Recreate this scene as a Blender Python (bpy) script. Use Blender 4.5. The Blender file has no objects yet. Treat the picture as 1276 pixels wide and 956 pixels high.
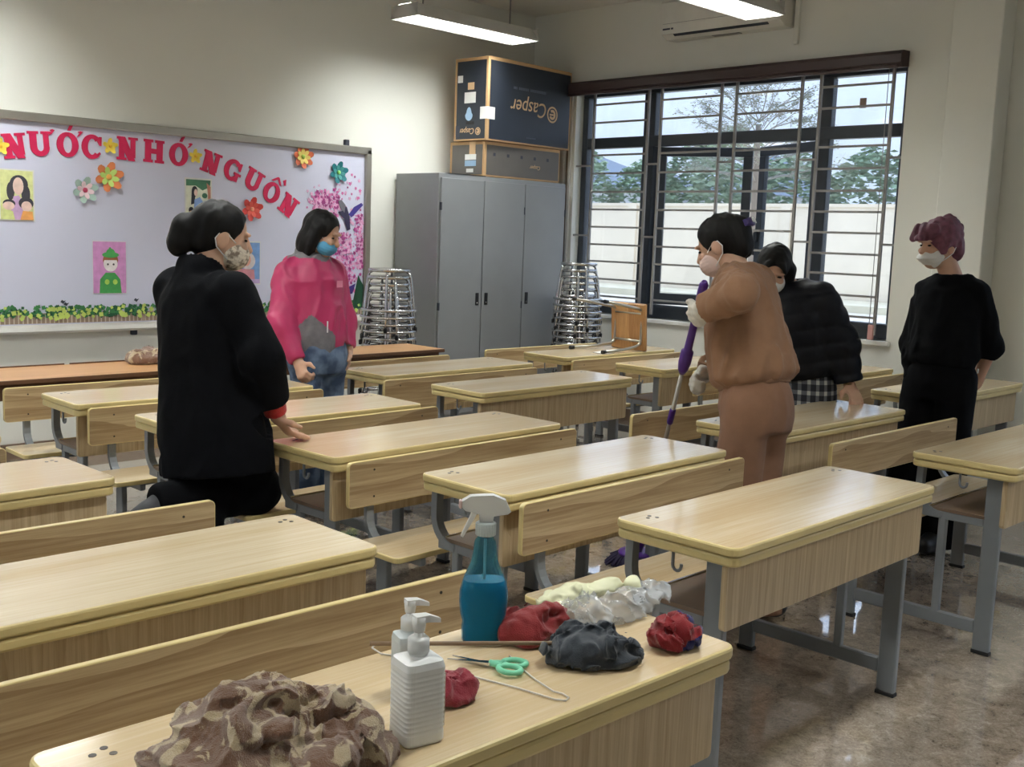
import bpy, bmesh, math, random
import numpy as np
from mathutils import Vector, Matrix

random.seed(7)
C = bpy.context.scene.collection
PI = math.pi

# ------------------------------------------------------------------ camera
cam_d = bpy.data.cameras.new('camera')
cam_d.sensor_fit = 'HORIZONTAL'
cam_d.sensor_width = 36.0
cam_d.lens = 36.0 * 1356.8 / 1276.0
cam_d.clip_start = 0.05
cam_d.clip_end = 400
cam = bpy.data.objects.new('camera', cam_d)
C.objects.link(cam)
_yaw, _pit, _rol = math.radians(45.26), math.radians(7.62), math.radians(2.06)
_fw = Vector((math.sin(_yaw) * math.cos(_pit), math.cos(_yaw) * math.cos(_pit), -math.sin(_pit)))
_r = Vector((math.cos(_yaw), -math.sin(_yaw), 0))
_u = _r.cross(_fw)
_r2 = _r * math.cos(_rol) + _u * math.sin(_rol)
_u2 = -_r * math.sin(_rol) + _u * math.cos(_rol)
_m = Matrix((_r2, _u2, -_fw)).transposed().to_4x4()
_m.translation = Vector((0, 0, 1.506))
cam.matrix_world = _m
bpy.context.scene.camera = cam

# ------------------------------------------------------------------ sky, exposure
SKY_STRENGTH = 1.12        # radiance of the overcast sky at the horizon
LAMP_STRENGTH = 54.0
world = bpy.data.worlds.new('sky')
bpy.context.scene.world = world
world.use_nodes = True
_bg = world.node_tree.nodes['Background']
_bg.inputs[0].default_value = (0.72, 0.82, 1.0, 1)
# overcast sky: luminance grows smoothly from the horizon to the zenith, L = Lh (1 + 2 sin(elevation))
_wt = world.node_tree
_tc = _wt.nodes.new('ShaderNodeTexCoord'); _sx = _wt.nodes.new('ShaderNodeSeparateXYZ'); _wt.links.new(_tc.outputs['Generated'], _sx.inputs[0])
_mx = _wt.nodes.new('ShaderNodeMath'); _mx.operation = 'MAXIMUM'; _mx.inputs[1].default_value = 0.0; _wt.links.new(_sx.outputs['Z'], _mx.inputs[0])
_ma = _wt.nodes.new('ShaderNodeMath'); _ma.operation = 'MULTIPLY_ADD'; _ma.inputs[1].default_value = 2.0 * SKY_STRENGTH; _ma.inputs[2].default_value = SKY_STRENGTH
_wt.links.new(_mx.outputs[0], _ma.inputs[0]); _wt.links.new(_ma.outputs[0], _bg.inputs[1])
vs = bpy.context.scene.view_settings
vs.view_transform = 'Standard'
vs.look = 'None'
vs.gamma = 1.0
vs.use_curve_mapping = False
vs.exposure = 0.15

# ------------------------------------------------------------------ materials
def srgb(r, g, b):
    f = lambda c: (c / 255 / 12.92) if c / 255 <= 0.04045 else ((c / 255 + 0.055) / 1.055) ** 2.4
    return (f(r), f(g), f(b), 1.0)

class NT:
    def __init__(s, name):
        s.m = bpy.data.materials.new(name); s.m.use_nodes = True
        s.t = s.m.node_tree; s.b = s.t.nodes['Principled BSDF']; s.out = s.t.nodes['Material Output']
    def n(s, typ, **kw):
        nd = s.t.nodes.new(typ)
        for k, v in kw.items(): setattr(nd, k, v)
        return nd
    def l(s, a, b): s.t.links.new(a, b)
    def set(s, **kw):
        for k, v in kw.items(): s.b.inputs[k.replace('_', ' ')].default_value = v

def plain(name, col, rough=0.5, metal=0.0, var=0.06, scale=6.0, bump=0.0, bscale=200.0, **kw):
    """plain colour with a faint procedural variation"""
    t = NT(name)
    co = t.n('ShaderNodeTexCoord')
    nz = t.n('ShaderNodeTexNoise'); nz.inputs['Scale'].default_value = scale; nz.inputs['Detail'].default_value = 4
    t.l(co.outputs['Object'], nz.inputs['Vector'])
    mr = t.n('ShaderNodeMapRange'); mr.inputs['To Min'].default_value = 1 - var; mr.inputs['To Max'].default_value = 1 + var
    mr.inputs['From Min'].default_value = 0.3; mr.inputs['From Max'].default_value = 0.7
    t.l(nz.outputs['Fac'], mr.inputs['Value'])
    mx = t.n('ShaderNodeVectorMath', operation='SCALE'); mx.inputs[0].default_value = col[:3]
    t.l(mr.outputs['Result'], mx.inputs['Scale'])
    t.l(mx.outputs['Vector'], t.b.inputs['Base Color'])
    t.set(Roughness=rough, Metallic=metal)
    if bump:
        n2 = t.n('ShaderNodeTexNoise'); n2.inputs['Scale'].default_value = bscale; n2.inputs['Detail'].default_value = 3
        t.l(co.outputs['Object'], n2.inputs['Vector'])
        bp = t.n('ShaderNodeBump'); bp.inputs['Strength'].default_value = bump; bp.inputs['Distance'].default_value = 0.004
        t.l(n2.outputs['Fac'], bp.inputs['Height']); t.l(bp.outputs['Normal'], t.b.inputs['Normal'])
    for k, v in kw.items(): t.b.inputs[k].default_value = v
    return t.m

def wood(name, axis, light, dark, rough=0.3, rings=14.0, contrast=0.55, coat=0.0, profile='SAW', rw=0.42):
    """ash-grain laminate: rings about a slightly tilted axis plus fine pores along the grain"""
    t = NT(name)
    co = t.n('ShaderNodeTexCoord'); oi = t.n('ShaderNodeObjectInfo')
    mo = t.n('ShaderNodeVectorMath', operation='MULTIPLY_ADD')
    cv = t.n('ShaderNodeCombineXYZ')
    for i, k in enumerate((1.7, 0.23, 0.11) if axis == 'X' else (0.9, 0.13, 1.7)):
        mu = t.n('ShaderNodeMath', operation='MULTIPLY'); mu.inputs[1].default_value = k * (1 + i * 0.37)
        t.l(oi.outputs['Random'], mu.inputs[0]); t.l(mu.outputs[0], cv.inputs[i])
    ad = t.n('ShaderNodeVectorMath', operation='ADD')
    t.l(co.outputs['Object'], ad.inputs[0]); t.l(cv.outputs[0], ad.inputs[1])
    mp = t.n('ShaderNodeMapping')
    if axis == 'X':
        mp.inputs['Scale'].default_value = (0.16, 1, 1); mp.inputs['Rotation'].default_value = (0.0, 0.05, 0.04)
        mp.inputs['Location'].default_value = (0, -0.25, 0.03)
        st = (1.6, 60, 60)
    else:
        mp.inputs['Scale'].default_value = (1, 1, 0.16); mp.inputs['Rotation'].default_value = (0.05, 0.03, 0)
        mp.inputs['Location'].default_value = (-0.35, 0.05, 0)
        st = (60, 60, 1.6)
    t.l(ad.outputs[0], mp.inputs['Vector'])
    nd = t.n('ShaderNodeTexNoise'); nd.inputs['Scale'].default_value = 3.2; nd.inputs['Detail'].default_value = 3
    t.l(mp.outputs[0], nd.inputs['Vector'])
    sub = t.n('ShaderNodeVectorMath', operation='SUBTRACT'); sub.inputs[1].default_value = (0.5, 0.5, 0.5)
    t.l(nd.outputs['Color'], sub.inputs[0])
    sc = t.n('ShaderNodeVectorMath', operation='SCALE'); sc.inputs['Scale'].default_value = 0.34
    t.l(sub.outputs[0], sc.inputs[0])
    ad2 = t.n('ShaderNodeVectorMath', operation='ADD'); t.l(mp.outputs[0], ad2.inputs[0]); t.l(sc.outputs[0], ad2.inputs[1])
    wv = t.n('ShaderNodeTexWave', wave_type='RINGS', rings_direction=axis, wave_profile=profile)
    wv.inputs['Scale'].default_value = rings / 6.0; wv.inputs['Distortion'].default_value = 3.5
    wv.inputs['Detail'].default_value = 2; wv.inputs['Detail Scale'].default_value = 2
    t.l(ad2.outputs[0], wv.inputs['Vector'])
    mp2 = t.n('ShaderNodeMapping'); mp2.inputs['Scale'].default_value = st
    t.l(ad.outputs[0], mp2.inputs['Vector'])
    n3 = t.n('ShaderNodeTexNoise'); n3.inputs['Scale'].default_value = 1.6; n3.inputs['Detail'].default_value = 5; n3.inputs['Roughness'].default_value = 0.7
    t.l(mp2.outputs[0], n3.inputs['Vector'])
    m1 = t.n('ShaderNodeMath', operation='MULTIPLY'); m1.inputs[1].default_value = rw; t.l(wv.outputs['Fac'], m1.inputs[0])
    m2 = t.n('ShaderNodeMath', operation='MULTIPLY_ADD'); m2.inputs[1].default_value = 1.15; t.l(n3.outputs['Fac'], m2.inputs[0]); t.l(m1.outputs[0], m2.inputs[2])
    rp = t.n('ShaderNodeValToRGB')
    rp.color_ramp.elements[0].position = 0.35; rp.color_ramp.elements[0].color = light
    rp.color_ramp.elements[1].position = 0.35 + contrast; rp.color_ramp.elements[1].color = dark
    t.l(m2.outputs[0], rp.inputs['Fac']); t.l(rp.outputs['Color'], t.b.inputs['Base Color'])
    t.set(Roughness=rough)
    t.b.inputs['Coat Weight'].default_value = coat; t.b.inputs['Coat Roughness'].default_value = 0.12
    return t.m

M = {}
M['wood_top'] = wood('ash_top', 'X', srgb(236, 221, 192), srgb(213, 189, 150), 0.2, 9, 1.0, 0.4, 'SIN')
M['wood_back'] = wood('ash_backrest', 'X', srgb(208, 186, 147), srgb(154, 127, 91), 0.34, 22, 0.95)
M['wood_panel'] = wood('ash_panel', 'Z', srgb(210, 190, 154), srgb(160, 134, 98), 0.36, 40, 0.85, 0.0, 'SAW', 0.16)
M['edge'] = plain('yellow_edge_band', srgb(216, 196, 138), 0.35)
M['steel_paint'] = plain('grey_painted_steel', srgb(128, 133, 138), 0.42)
M['dark_rubber'] = plain('dark_rubber', srgb(28, 28, 30), 0.6)
M['shelf'] = plain('brown_shelf', srgb(120, 100, 84), 0.4)
M['screw'] = plain('dark_screw', srgb(70, 64, 56), 0.4, 0.6)
M['brown_top'] = wood('orange_brown_laminate', 'X', srgb(206, 162, 114), srgb(180, 132, 86), 0.36, 12, 0.9)
M['dark_edge'] = plain('dark_table_edge', srgb(96, 66, 44), 0.5)
M['wall'] = plain('cream_wall_paint', srgb(226, 226, 218), 0.7, var=0.02, scale=1.2, bump=0.08, bscale=90)
M['ceiling'] = plain('ceiling_paint', srgb(216, 214, 206), 0.8, var=0.02)
M['white'] = plain('white_plaster_trim', srgb(224, 224, 220), 0.6, var=0.03)
M['frame'] = plain('dark_window_aluminium', srgb(52, 58, 66), 0.4, 0.2)
M['bar'] = plain('grey_bar_paint', srgb(136, 134, 132), 0.45)
M['valance'] = plain('brown_blind_cassette', srgb(58, 42, 42), 0.5)
M['cabinet'] = plain('grey_cabinet_steel', srgb(136, 138, 140), 0.3, 0.1, var=0.03)
M['black'] = plain('black_plastic', srgb(16, 16, 18), 0.4)
M['chrome'] = plain('polished_stool_steel', srgb(205, 205, 205), 0.18, 1.0)
M['alu'] = plain('aluminium_frame', srgb(168, 164, 154), 0.35, 0.7)
M['board'] = plain('lavender_board', srgb(214, 216, 236), 0.5, var=0.02, scale=2)
M['pink_letter'] = plain('crimson_letter_paper', srgb(206, 30, 84), 0.55, var=0.1, scale=14)
M['card'] = plain('brown_cardboard', srgb(186, 150, 108), 0.75)
M['navy_card'] = plain('navy_printed_card', srgb(38, 44, 54), 0.42, var=0.08)
M['grey_card'] = plain('grey_brown_card', srgb(96, 92, 88), 0.6)
M['tan_print'] = plain('tan_print', srgb(206, 172, 132), 0.6)
M['paper'] = plain('white_paper', srgb(226, 226, 224), 0.7)
M['dark_print'] = plain('dark_print', srgb(56, 60, 72), 0.7)
M['pale_blue'] = plain('pale_blue_print', srgb(150, 180, 208), 0.6)
M['acwhite'] = plain('white_plastic', srgb(214, 212, 204), 0.4)
M['lampwhite'] = plain('white_lamp_housing', srgb(190, 188, 182), 0.4)

def floor_mat():
    t = NT('polished_stone_floor')
    co = t.n('ShaderNodeTexCoord')
    n1 = t.n('ShaderNodeTexNoise'); n1.inputs['Scale'].default_value = 13; n1.inputs['Detail'].default_value = 8; n1.inputs['Roughness'].default_value = 0.72; n1.inputs['Distortion'].default_value = 0.9
    n2 = t.n('ShaderNodeTexNoise'); n2.inputs['Scale'].default_value = 55; n2.inputs['Detail'].default_value = 6; n2.inputs['Roughness'].default_value = 0.75; n2.inputs['Distortion'].default_value = 1.6
    n3 = t.n('ShaderNodeTexNoise'); n3.inputs['Scale'].default_value = 1.4; n3.inputs['Detail'].default_value = 3
    for n in (n1, n2, n3): t.l(co.outputs['Object'], n.inputs['Vector'])
    a = t.n('ShaderNodeMath', operation='MULTIPLY_ADD'); a.inputs[1].default_value = 0.55
    b = t.n('ShaderNodeMath', operation='MULTIPLY'); b.inputs[1].default_value = 0.55
    t.l(n2.outputs['Fac'], b.inputs[0]); t.l(n1.outputs['Fac'], a.inputs[0]); t.l(b.outputs[0], a.inputs[2])
    rp = t.n('ShaderNodeValToRGB'); e = rp.color_ramp.elements
    e[0].position = 0.40; e[0].color = srgb(104, 90, 77)
    e[1].position = 0.72; e[1].color = srgb(206, 196, 182)
    x = e.new(0.50); x.color = srgb(152, 138, 122)
    x = e.new(0.60); x.color = srgb(174, 160, 144)
    t.l(a.outputs[0], rp.inputs['Fac'])
    t.l(rp.outputs['Color'], t.b.inputs['Base Color'])
    t.set(Roughness=0.06); t.b.inputs['Coat Weight'].default_value = 1.0; t.b.inputs['Coat Roughness'].default_value = 0.02; t.b.inputs['Coat IOR'].default_value = 1.6
    t.b.inputs['IOR'].default_value = 1.75
    return t.m
M['floor'] = floor_mat()

def glass_mat(name, haze=0.06, tint=(0.92, 0.96, 1.0, 1)):
    t = NT(name); t.t.nodes.remove(t.b)
    tr = t.n('ShaderNodeBsdfTransparent'); tr.inputs[0].default_value = tint
    gl = t.n('ShaderNodeBsdfGlossy'); gl.inputs['Roughness'].default_value = 0.03
    df = t.n('ShaderNodeBsdfDiffuse'); df.inputs[0].default_value = srgb(220, 225, 230)
    lw = t.n('ShaderNodeLayerWeight'); lw.inputs['Blend'].default_value = 0.5
    pw = t.n('ShaderNodeMath', operation='POWER'); pw.inputs[1].default_value = 5.0; t.l(lw.outputs['Facing'], pw.inputs[0])
    fr = t.n('ShaderNodeMath', operation='MULTIPLY_ADD'); fr.inputs[1].default_value = 0.85; fr.inputs[2].default_value = 0.05; t.l(pw.outputs[0], fr.inputs[0])
    m1 = t.n('ShaderNodeMixShader'); m2 = t.n('ShaderNodeMixShader')
    co = t.n('ShaderNodeTexCoord'); nz = t.n('ShaderNodeTexNoise'); nz.inputs['Scale'].default_value = 3; nz.inputs['Detail'].default_value = 5
    t.l(co.outputs['Object'], nz.inputs['Vector'])
    mr = t.n('ShaderNodeMapRange'); mr.inputs['From Min'].default_value = 0.35; mr.inputs['From Max'].default_value = 0.7
    mr.inputs['To Min'].default_value = haze * 0.5; mr.inputs['To Max'].default_value = haze * 1.6
    t.l(nz.outputs['Fac'], mr.inputs['Value'])
    t.l(mr.outputs['Result'], m1.inputs[0]); t.l(tr.outputs[0], m1.inputs[1]); t.l(df.outputs[0], m1.inputs[2])
    t.l(fr.outputs[0], m2.inputs[0]); t.l(m1.outputs[0], m2.inputs[1]); t.l(gl.outputs[0], m2.inputs[2])
    t.l(m2.outputs[0], t.out.inputs[0])
    return t.m
M['glass'] = glass_mat('dusty_window_glass')
def emit_mat(name, col, st):
    t = NT(name); t.b.inputs['Emission Color'].default_value = col; t.b.inputs['Emission Strength'].default_value = st
    t.b.inputs['Base Color'].default_value = col
    return t.m
M['lamp'] = emit_mat('lit_diffuser', (0.97, 1.0, 0.985, 1), LAMP_STRENGTH)

# ------------------------------------------------------------------ mesh helpers
class MB:
    """collects shapes; build() links them as ONE mesh object"""
    def __init__(s): s.v = []; s.f = []; s.mi = []; s.sm = []; s.X = Matrix.Identity(4)
    def add(s, vs_, fs_, mi=0, smooth=False):
        o = len(s.v)
        s.v += [tuple(s.X @ Vector(p)) for p in vs_]
        for f in fs_: s.f.append([i + o for i in f]); s.mi.append(mi); s.sm.append(smooth)
        return s
    def box(s, x0, x1, y0, y1, z0, z1, mi=0, b=0.0):
        b = min(b, (x1 - x0) * .45, (y1 - y0) * .45, (z1 - z0) * .45)
        if b <= 0:
            v = [(x, y, z) for z in (z0, z1) for y in (y0, y1) for x in (x0, x1)]
            return s.add(v, [(0, 2, 3, 1), (4, 5, 7, 6), (0, 1, 5, 4), (2, 6, 7, 3), (0, 4, 6, 2), (1, 3, 7, 5)], mi)
        r = []
        for (z, i) in ((z0, b), (z0 + b, 0), (z1 - b, 0), (z1, b)):
            q = b if i == 0 else b
            r.append([(x0 + i + (b if i == 0 else 0), y0 + i, z), (x1 - i - (b if i == 0 else 0), y0 + i, z), (x1 - i, y0 + i + (b if i == 0 else 0), z), (x1 - i, y1 - i - (b if i == 0 else 0), z),
                      (x1 - i - (b if i == 0 else 0), y1 - i, z), (x0 + i + (b if i == 0 else 0), y1 - i, z), (x0 + i, y1 - i - (b if i == 0 else 0), z), (x0 + i, y0 + i + (b if i == 0 else 0), z)])
        return s.loft(r, mi)
    def loft(s, rings, mi=0, smooth=False, cap=True, closed=False, side_mi=None):
        n = len(rings[0]); v = [p for r in rings for p in r]; f = []
        for k in range(len(rings) - 1 + (1 if closed else 0)):
            a = k * n; b = ((k + 1) % len(rings)) * n
            for i in range(n): f.append((a + i, a + (i + 1) % n, b + (i + 1) % n, b + i))
        s.add(v, f, mi if side_mi is None else side_mi, smooth)
        if cap and not closed:
            o = len(s.v) - len(v)
            s.f.append([o + i for i in range(n)][::-1]); s.mi.append(mi); s.sm.append(False)
            s.f.append([o + (len(rings) - 1) * n + i for i in range(n)]); s.mi.append(mi); s.sm.append(False)
        return s
    def lathe(s, prof, n=24, mi=0, smooth=True, sx=1.0, sy=1.0, cx=0, cy=0, cap=True):
        return s.loft([[(cx + r * sx * math.cos(2 * PI * i / n), cy + r * sy * math.sin(2 * PI * i / n), z) for i in range(n)] for r, z in prof], mi, smooth, cap)
    def tube(s, pts, r, n=8, mi=0, smooth=True, closed=False):
        pts = [Vector(p) for p in pts]; rr = r if isinstance(r, (list, tuple)) else [r] * len(pts)
        rings = []; N = len(pts); prev = None
        for i, p in enumerate(pts):
            if closed: t = pts[(i + 1) % N] - pts[i - 1]
            else: t = pts[min(i + 1, N - 1)] - pts[max(i - 1, 0)]
            t.normalize()
            if prev is None:
                a = Vector((0, 0, 1)) if abs(t.z) < 0.9 else Vector((1, 0, 0))
                e1 = t.cross(a).normalized()
            else:
                e1 = (prev - t * prev.dot(t)); e1 = e1.normalized() if e1.length > 1e-6 else t.orthogonal().normalized()
            prev = e1; e2 = t.cross(e1)
            rings.append([tuple(p + (e1 * math.cos(2 * PI * k / n) + e2 * math.sin(2 * PI * k / n)) * rr[i]) for k in range(n)])
        return s.loft(rings, mi, smooth, not closed, closed)
    def poly(s, pts, z0, z1, mi=0, side_mi=None):
        """prism of a 2-D outline (x, y) between z0 and z1"""
        return s.loft([[(x, y, z0) for x, y in pts], [(x, y, z1) for x, y in pts]], mi, side_mi=side_mi)
    def rboard(s, x0, x1, y0, y1, z0, z1, r=0.03, e=0.006, mi=0, side_mi=None, n=5):
        """board with rounded corners and eased edges"""
        rings = []
        for z, i in ((z0, e), (z0 + e * .3, e * .3), (z0 + e, 0), (z1 - e, 0), (z1 - e * .3, e * .3), (z1, e)):
            q = []
            rr = max(r - i, 0.002)
            for cx, cy, a0 in ((x1 - i - rr, y1 - i - rr, 0), (x0 + i + rr, y1 - i - rr, PI / 2), (x0 + i + rr, y0 + i + rr, PI), (x1 - i - rr, y0 + i + rr, 1.5 * PI)):
                for k in range(n + 1):
                    a = a0 + k * PI / 2 / n; q.append((cx + rr * math.cos(a), cy + rr * math.sin(a), z))
            rings.append(q)
        return s.loft(rings, mi, side_mi=side_mi)
    def ell(s, c, r, n=14, m=8, mi=0):
        rings = []
        for j in range(1, m):
            t = PI * j / m - PI / 2
            rings.append([(c[0] + r[0] * math.cos(t) * math.cos(2 * PI * i / n), c[1] + r[1] * math.cos(t) * math.sin(2 * PI * i / n), c[2] + r[2] * math.sin(t)) for i in range(n)])
        return s.loft(rings, mi, True)
    def mesh(s, name, mats):
        me = bpy.data.meshes.new(name)
        me.from_pydata(s.v, [], s.f)
        for m in (mats if isinstance(mats, (list, tuple)) else [mats]): me.materials.append(m)
        me.polygons.foreach_set('material_index', s.mi)
        me.polygons.foreach_set('use_smooth', s.sm)
        me.update()
        bm = bmesh.new(); bm.from_mesh(me); bmesh.ops.recalc_face_normals(bm, faces=bm.faces); bm.to_mesh(me); bm.free()
        return me
    def build(s, name, mats, parent=None):
        o = bpy.data.objects.new(name, s.mesh(name, mats)); C.objects.link(o)
        if parent: o.parent = parent
        return o

def tag(o, label=None, cat=None, group=None, kind=None):
    if label: o['label'] = label
    if cat: o['category'] = cat
    if group: o['group'] = group
    if kind: o['kind'] = kind
    return o
def thing(name, label, cat, loc=(0, 0, 0), rz=0.0, group=None):
    o = bpy.data.objects.new(name, None); C.objects.link(o); o.empty_display_size = 0.1
    o.location = loc; o.rotation_euler = (0, 0, rz)
    return tag(o, label, cat, group)
def struct(o): o['kind'] = 'structure'; return o
KIDS = {}
def kids(o): return [c for c in C.objects if c.parent == o]
def copy_tree(o, parent=None, tree=None):
    if tree is None:
        tree = {}
        for c in C.objects:
            if c.parent: tree.setdefault(c.parent.name, []).append(c)
    c = o.copy(); C.objects.link(c)
    if parent: c.parent = parent
    for ch in tree.get(o.name, []): copy_tree(ch, c, tree)
    return c
def inst(name, me, parent, loc=(0, 0, 0), rot=(0, 0, 0)):
    o = bpy.data.objects.new(name, me); C.objects.link(o); o.parent = parent; o.location = loc; o.rotation_euler = rot
    return o
def arc(cx, cy, r, a0, a1, n): return [(cx + r * math.cos(a0 + (a1 - a0) * i / n), cy + r * math.sin(a0 + (a1 - a0) * i / n)) for i in range(n + 1)]

# ------------------------------------------------------------------ the room
XW, YB, ZC = 7.2, 7.0, 3.46
X0, Y0 = -2.2, -4.2
WT = 0.24
b = MB(); b.box(X0 - .3, XW + WT, Y0 - .3, YB + .3, -0.12, 0); struct(b.build('floor', M['floor']))
b = MB(); b.box(X0 - .3, XW + WT, Y0 - .3, YB + .3, ZC, ZC + .15); struct(b.build('ceiling', M['ceiling']))
b = MB(); b.box(X0, XW + WT, YB, YB + .2, 0, ZC); struct(b.build('wall_back', M['wall']))
b = MB(); b.box(X0, XW, Y0 - .2, Y0, 0, ZC); struct(b.build('wall_front', M['wall']))
# window wall with three openings (the far one is in view)
WY0, WY1, WZ0, WZ1 = 3.485, 6.47, 0.885, 2.79
OPEN = [(WY0, WY1), (-0.7, 2.2), (-3.9, -1.3)]
def wall_with_openings(name, xa, xb, ya, yb, opens):
    b = MB(); y = ya
    for a, c in sorted(opens):
        b.box(xa, xb, y, a, 0, ZC); b.box(xa, xb, a, c, 0, WZ0); b.box(xa, xb, a, c, WZ1, ZC); y = c
    b.box(xa, xb, y, yb, 0, ZC)
    return struct(b.build(name, M['wall']))
wall_with_openings('wall_right', XW, XW + WT, Y0 - .2, YB, OPEN)
LOPEN = [(3.6, 6.2)]
wall_with_openings('wall_left', X0 - WT, X0, Y0 - .2, YB + .2, LOPEN)
# pillar on the window wall
b = MB(); b.box(XW - .2, XW, 2.80, 3.12, 0, ZC, b=0.006); struct(b.build('wall_right_pillar', M['wall']))
b = MB(); b.box(X0, XW, YB - .012, YB, 0, .1); struct(b.build('baseboard_back', M['shelf']))
b = MB(); b.box(XW - .012, XW, Y0, 2.80, 0, .1); b.box(XW - .012, XW, 3.12, YB, 0, .1); struct(b.build('baseboard_right', M['shelf']))

# ------------------------------------------------------------------ window in view
def simple_window(idx, x, ya, yb):
    w = thing('window_%d' % idx, None, None, (x, (ya + yb) / 2, WZ0)); struct(w)
    h = WZ1 - WZ0; L = (yb - ya) / 2
    b = MB(); t = .06
    b.box(-.03, .03, -L, L, 0, .08); b.box(-.03, .03, -L, L, h - .06, h)
    b.box(-.03, .03, -L, -L + t, 0, h); b.box(-.03, .03, L - t, L, 0, h); b.box(-.03, .03, -.05, .05, 0, h); b.box(-.03, .03, -L, L, 1.42, 1.5)
    b.build('window_frame', M['frame'], w)
    b = MB(); b.box(-.004, .004, -L + t, -.05, .08, h - .06); b.box(-.004, .004, .05, L - t, .08, h - .06); b.build('pane', M['glass'], w)
for i, (a, c) in enumerate(OPEN[1:]): simple_window(2 + i, XW + .13, a, c)
for i, (a, c) in enumerate(LOPEN): simple_window(4 + i, X0 - .13, a, c)

win = thing('window_1', None, None, (XW, WY0, WZ0)); struct(win)
FX = .13                                    # frame centre depth inside the reveal
LW, HW_ = WY1 - WY0, WZ1 - WZ0
def wz(z): return z - WZ0
def wy(y): return y - WY0
m1a, m1b, m2a, m2b = wy(5.68), wy(5.80), wy(4.085), wy(4.185)
T0, T1 = wz(2.295), wz(2.385)
def fr(nm, *boxes, mat='frame', par=win):
    b = MB()
    for q in boxes: b.box(*q, b=.006)
    return b.build(nm, M[mat], par)
fr('window_frame', (FX - .04, FX + .04, 0, LW, 0, .11), (FX - .04, FX + .04, 0, LW, HW_ - .06, HW_), (FX - .04, FX + .04, 0, .06, .11, HW_ - .06), (FX - .04, FX + .04, LW - .06, LW, .11, HW_ - .06))
fr('mullion', (FX - .035, FX + .035, m1a, m1b, .11, HW_ - .06))
fr('mullion', (FX - .035, FX + .035, m2a, m2b, .11, HW_ - .06))
fr('transom', (FX - .038, FX + .038, .06, LW - .06, T0, T1))
bays = [(.06, m2a), (m2b, m1a), (m1b, LW - .06)]
for k, (a, c) in enumerate(bays):
    fr('pane', (FX - .003, FX + .003, a, c, T1, HW_ - .06), mat='glass')
    if k != 1: fr('pane', (FX - .003, FX + .003, a, c, .11, T0), mat='glass')
# two casement leaves of the middle bay, opened outwards
def leaf(hy, sgn, ang, width):
    e = bpy.data.objects.new('casement_leaf', None); C.objects.link(e); e.parent = win; e.location = (FX + .03, hy, .11)
    e.rotation_euler = (0, 0, -sgn * ang)
    h = T0 - .11; t = .075
    b = MB(); s = sgn
    def bx(y0_, y1_, z0_, z1_): b.box(-.022, .022, min(s * y0_, s * y1_), max(s * y0_, s * y1_), z0_, z1_, b=.005)
    bx(0, width, 0, t + .02); bx(0, width, h - t, h); bx(0, t, t, h - t); bx(width - t, width, t, h - t)
    b.build('leaf_frame', M['frame'], e)
    b = MB(); b.box(-.003, .003, min(s * t, s * (width - t)), max(s * t, s * (width - t)), t + .02, h - t); b.build('leaf_pane', M['glass'], e)
    b = MB(); b.box(-.05, -.022, min(s * (width - .05), s * (width - .03)), max(s * (width - .05), s * (width - .03)), h * .42, h * .50, b=.004)
    b.box(-.06, -.045, min(s * (width - .05), s * (width - .03)), max(s * (width - .05), s * (width - .03)), h * .34, h * .48, b=.004)
    b.build('leaf_handle', M['black'], e)
leaf(m1a, -1, math.radians(26), .78)
leaf(m2b, 1, math.radians(24), .76)
# grey security bars on the room side of the reveal
BX = .03
def hbar(y0_, y1_, z): b = MB(); b.box(BX - .007, BX + .007, y0_, y1_, z - .008, z + .008); b.build('bar', M['bar'], win)
def vbar(y): b = MB(); b.box(BX - .009, BX + .009, y - .01, y + .01, .03, HW_ - .02); b.build('bar', M['bar'], win)
vb = [wy(v) for v in (6.285, 5.70, 5.57, 4.992, 4.854, 4.295, 4.143, 3.595)]
for v in vb: vbar(v)
for a, c in ((1, 0), (3, 2), (5, 4), (7, 6)):
    for z in (2.655, 2.505, 2.232, 2.078, 1.922, 1.774, 1.626, 1.477, 1.333, 1.183, 1.036): hbar(vb[a], vb[c], wz(z))
for a, c in ((2, 1), (4, 3), (6, 5)):
    for z in (2.147, 1.553): hbar(vb[a], vb[c], wz(z))
for z in (2.146, 1.55): hbar(vb[0], LW, wz(z)); hbar(0, vb[7], wz(z))
b = MB(); b.box(-.03, FX - .04, -.03, LW, -.035, 0, b=.004); b.build('window_sill', M['white'], win)
b = MB(); b.box(FX - .0062, FX - .0035, .35, .40, T1 + .12, T1 + .19); b.build('sticker', M['shelf'], win)

# rolled blind above the window with its bead cord
rb = thing('roller_blind', 'dark brown rolled-up blind above the barred window', 'blind', (XW, WY0, 2.74))
b = MB(); b.loft([[(-.005, y, 0), (-.10, y, -.012), (-.125, y, .02), (-.125, y, .075), (-.10, y, .10), (-.005, y, .105)] for y in (-.005, 3.075)], 0); b.build('cassette', M['valance'], rb)
b = MB(); b.tube([(-.115, .02 + 3.03 * i / 30, -.004 + .004 * math.sin(i)) for i in range(31)], .014, 8); b.build('bottom_rail', M['valance'], rb)
b = MB(); b.tube([(-.07, .07, 0), (-.07, .07, -1.75)], .003, 6); b.tube([(-.07, .10, 0), (-.07, .10, -1.75)], .003, 6); b.build('cord', M['bar'], rb)
b = MB(); b.box(-.08, -.06, .065, .105, -1.85, -1.745, b=.004); b.build('cord_weight', plain('red_white_tag', srgb(200, 150, 145), .5), rb)

b = MB(); b.box(XW - .02, XW, 6.50, 6.53, .9, 2.74, b=.003); b.box(XW - .03, XW, 6.57, 6.60, .9, 2.74, b=.003); struct(b.build('trim_2', M['white']))
b = MB(); b.box(XW - .01, XW, 6.54, 6.555, .9, 2.74); struct(b.build('trim_3', M['shelf']))

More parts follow.
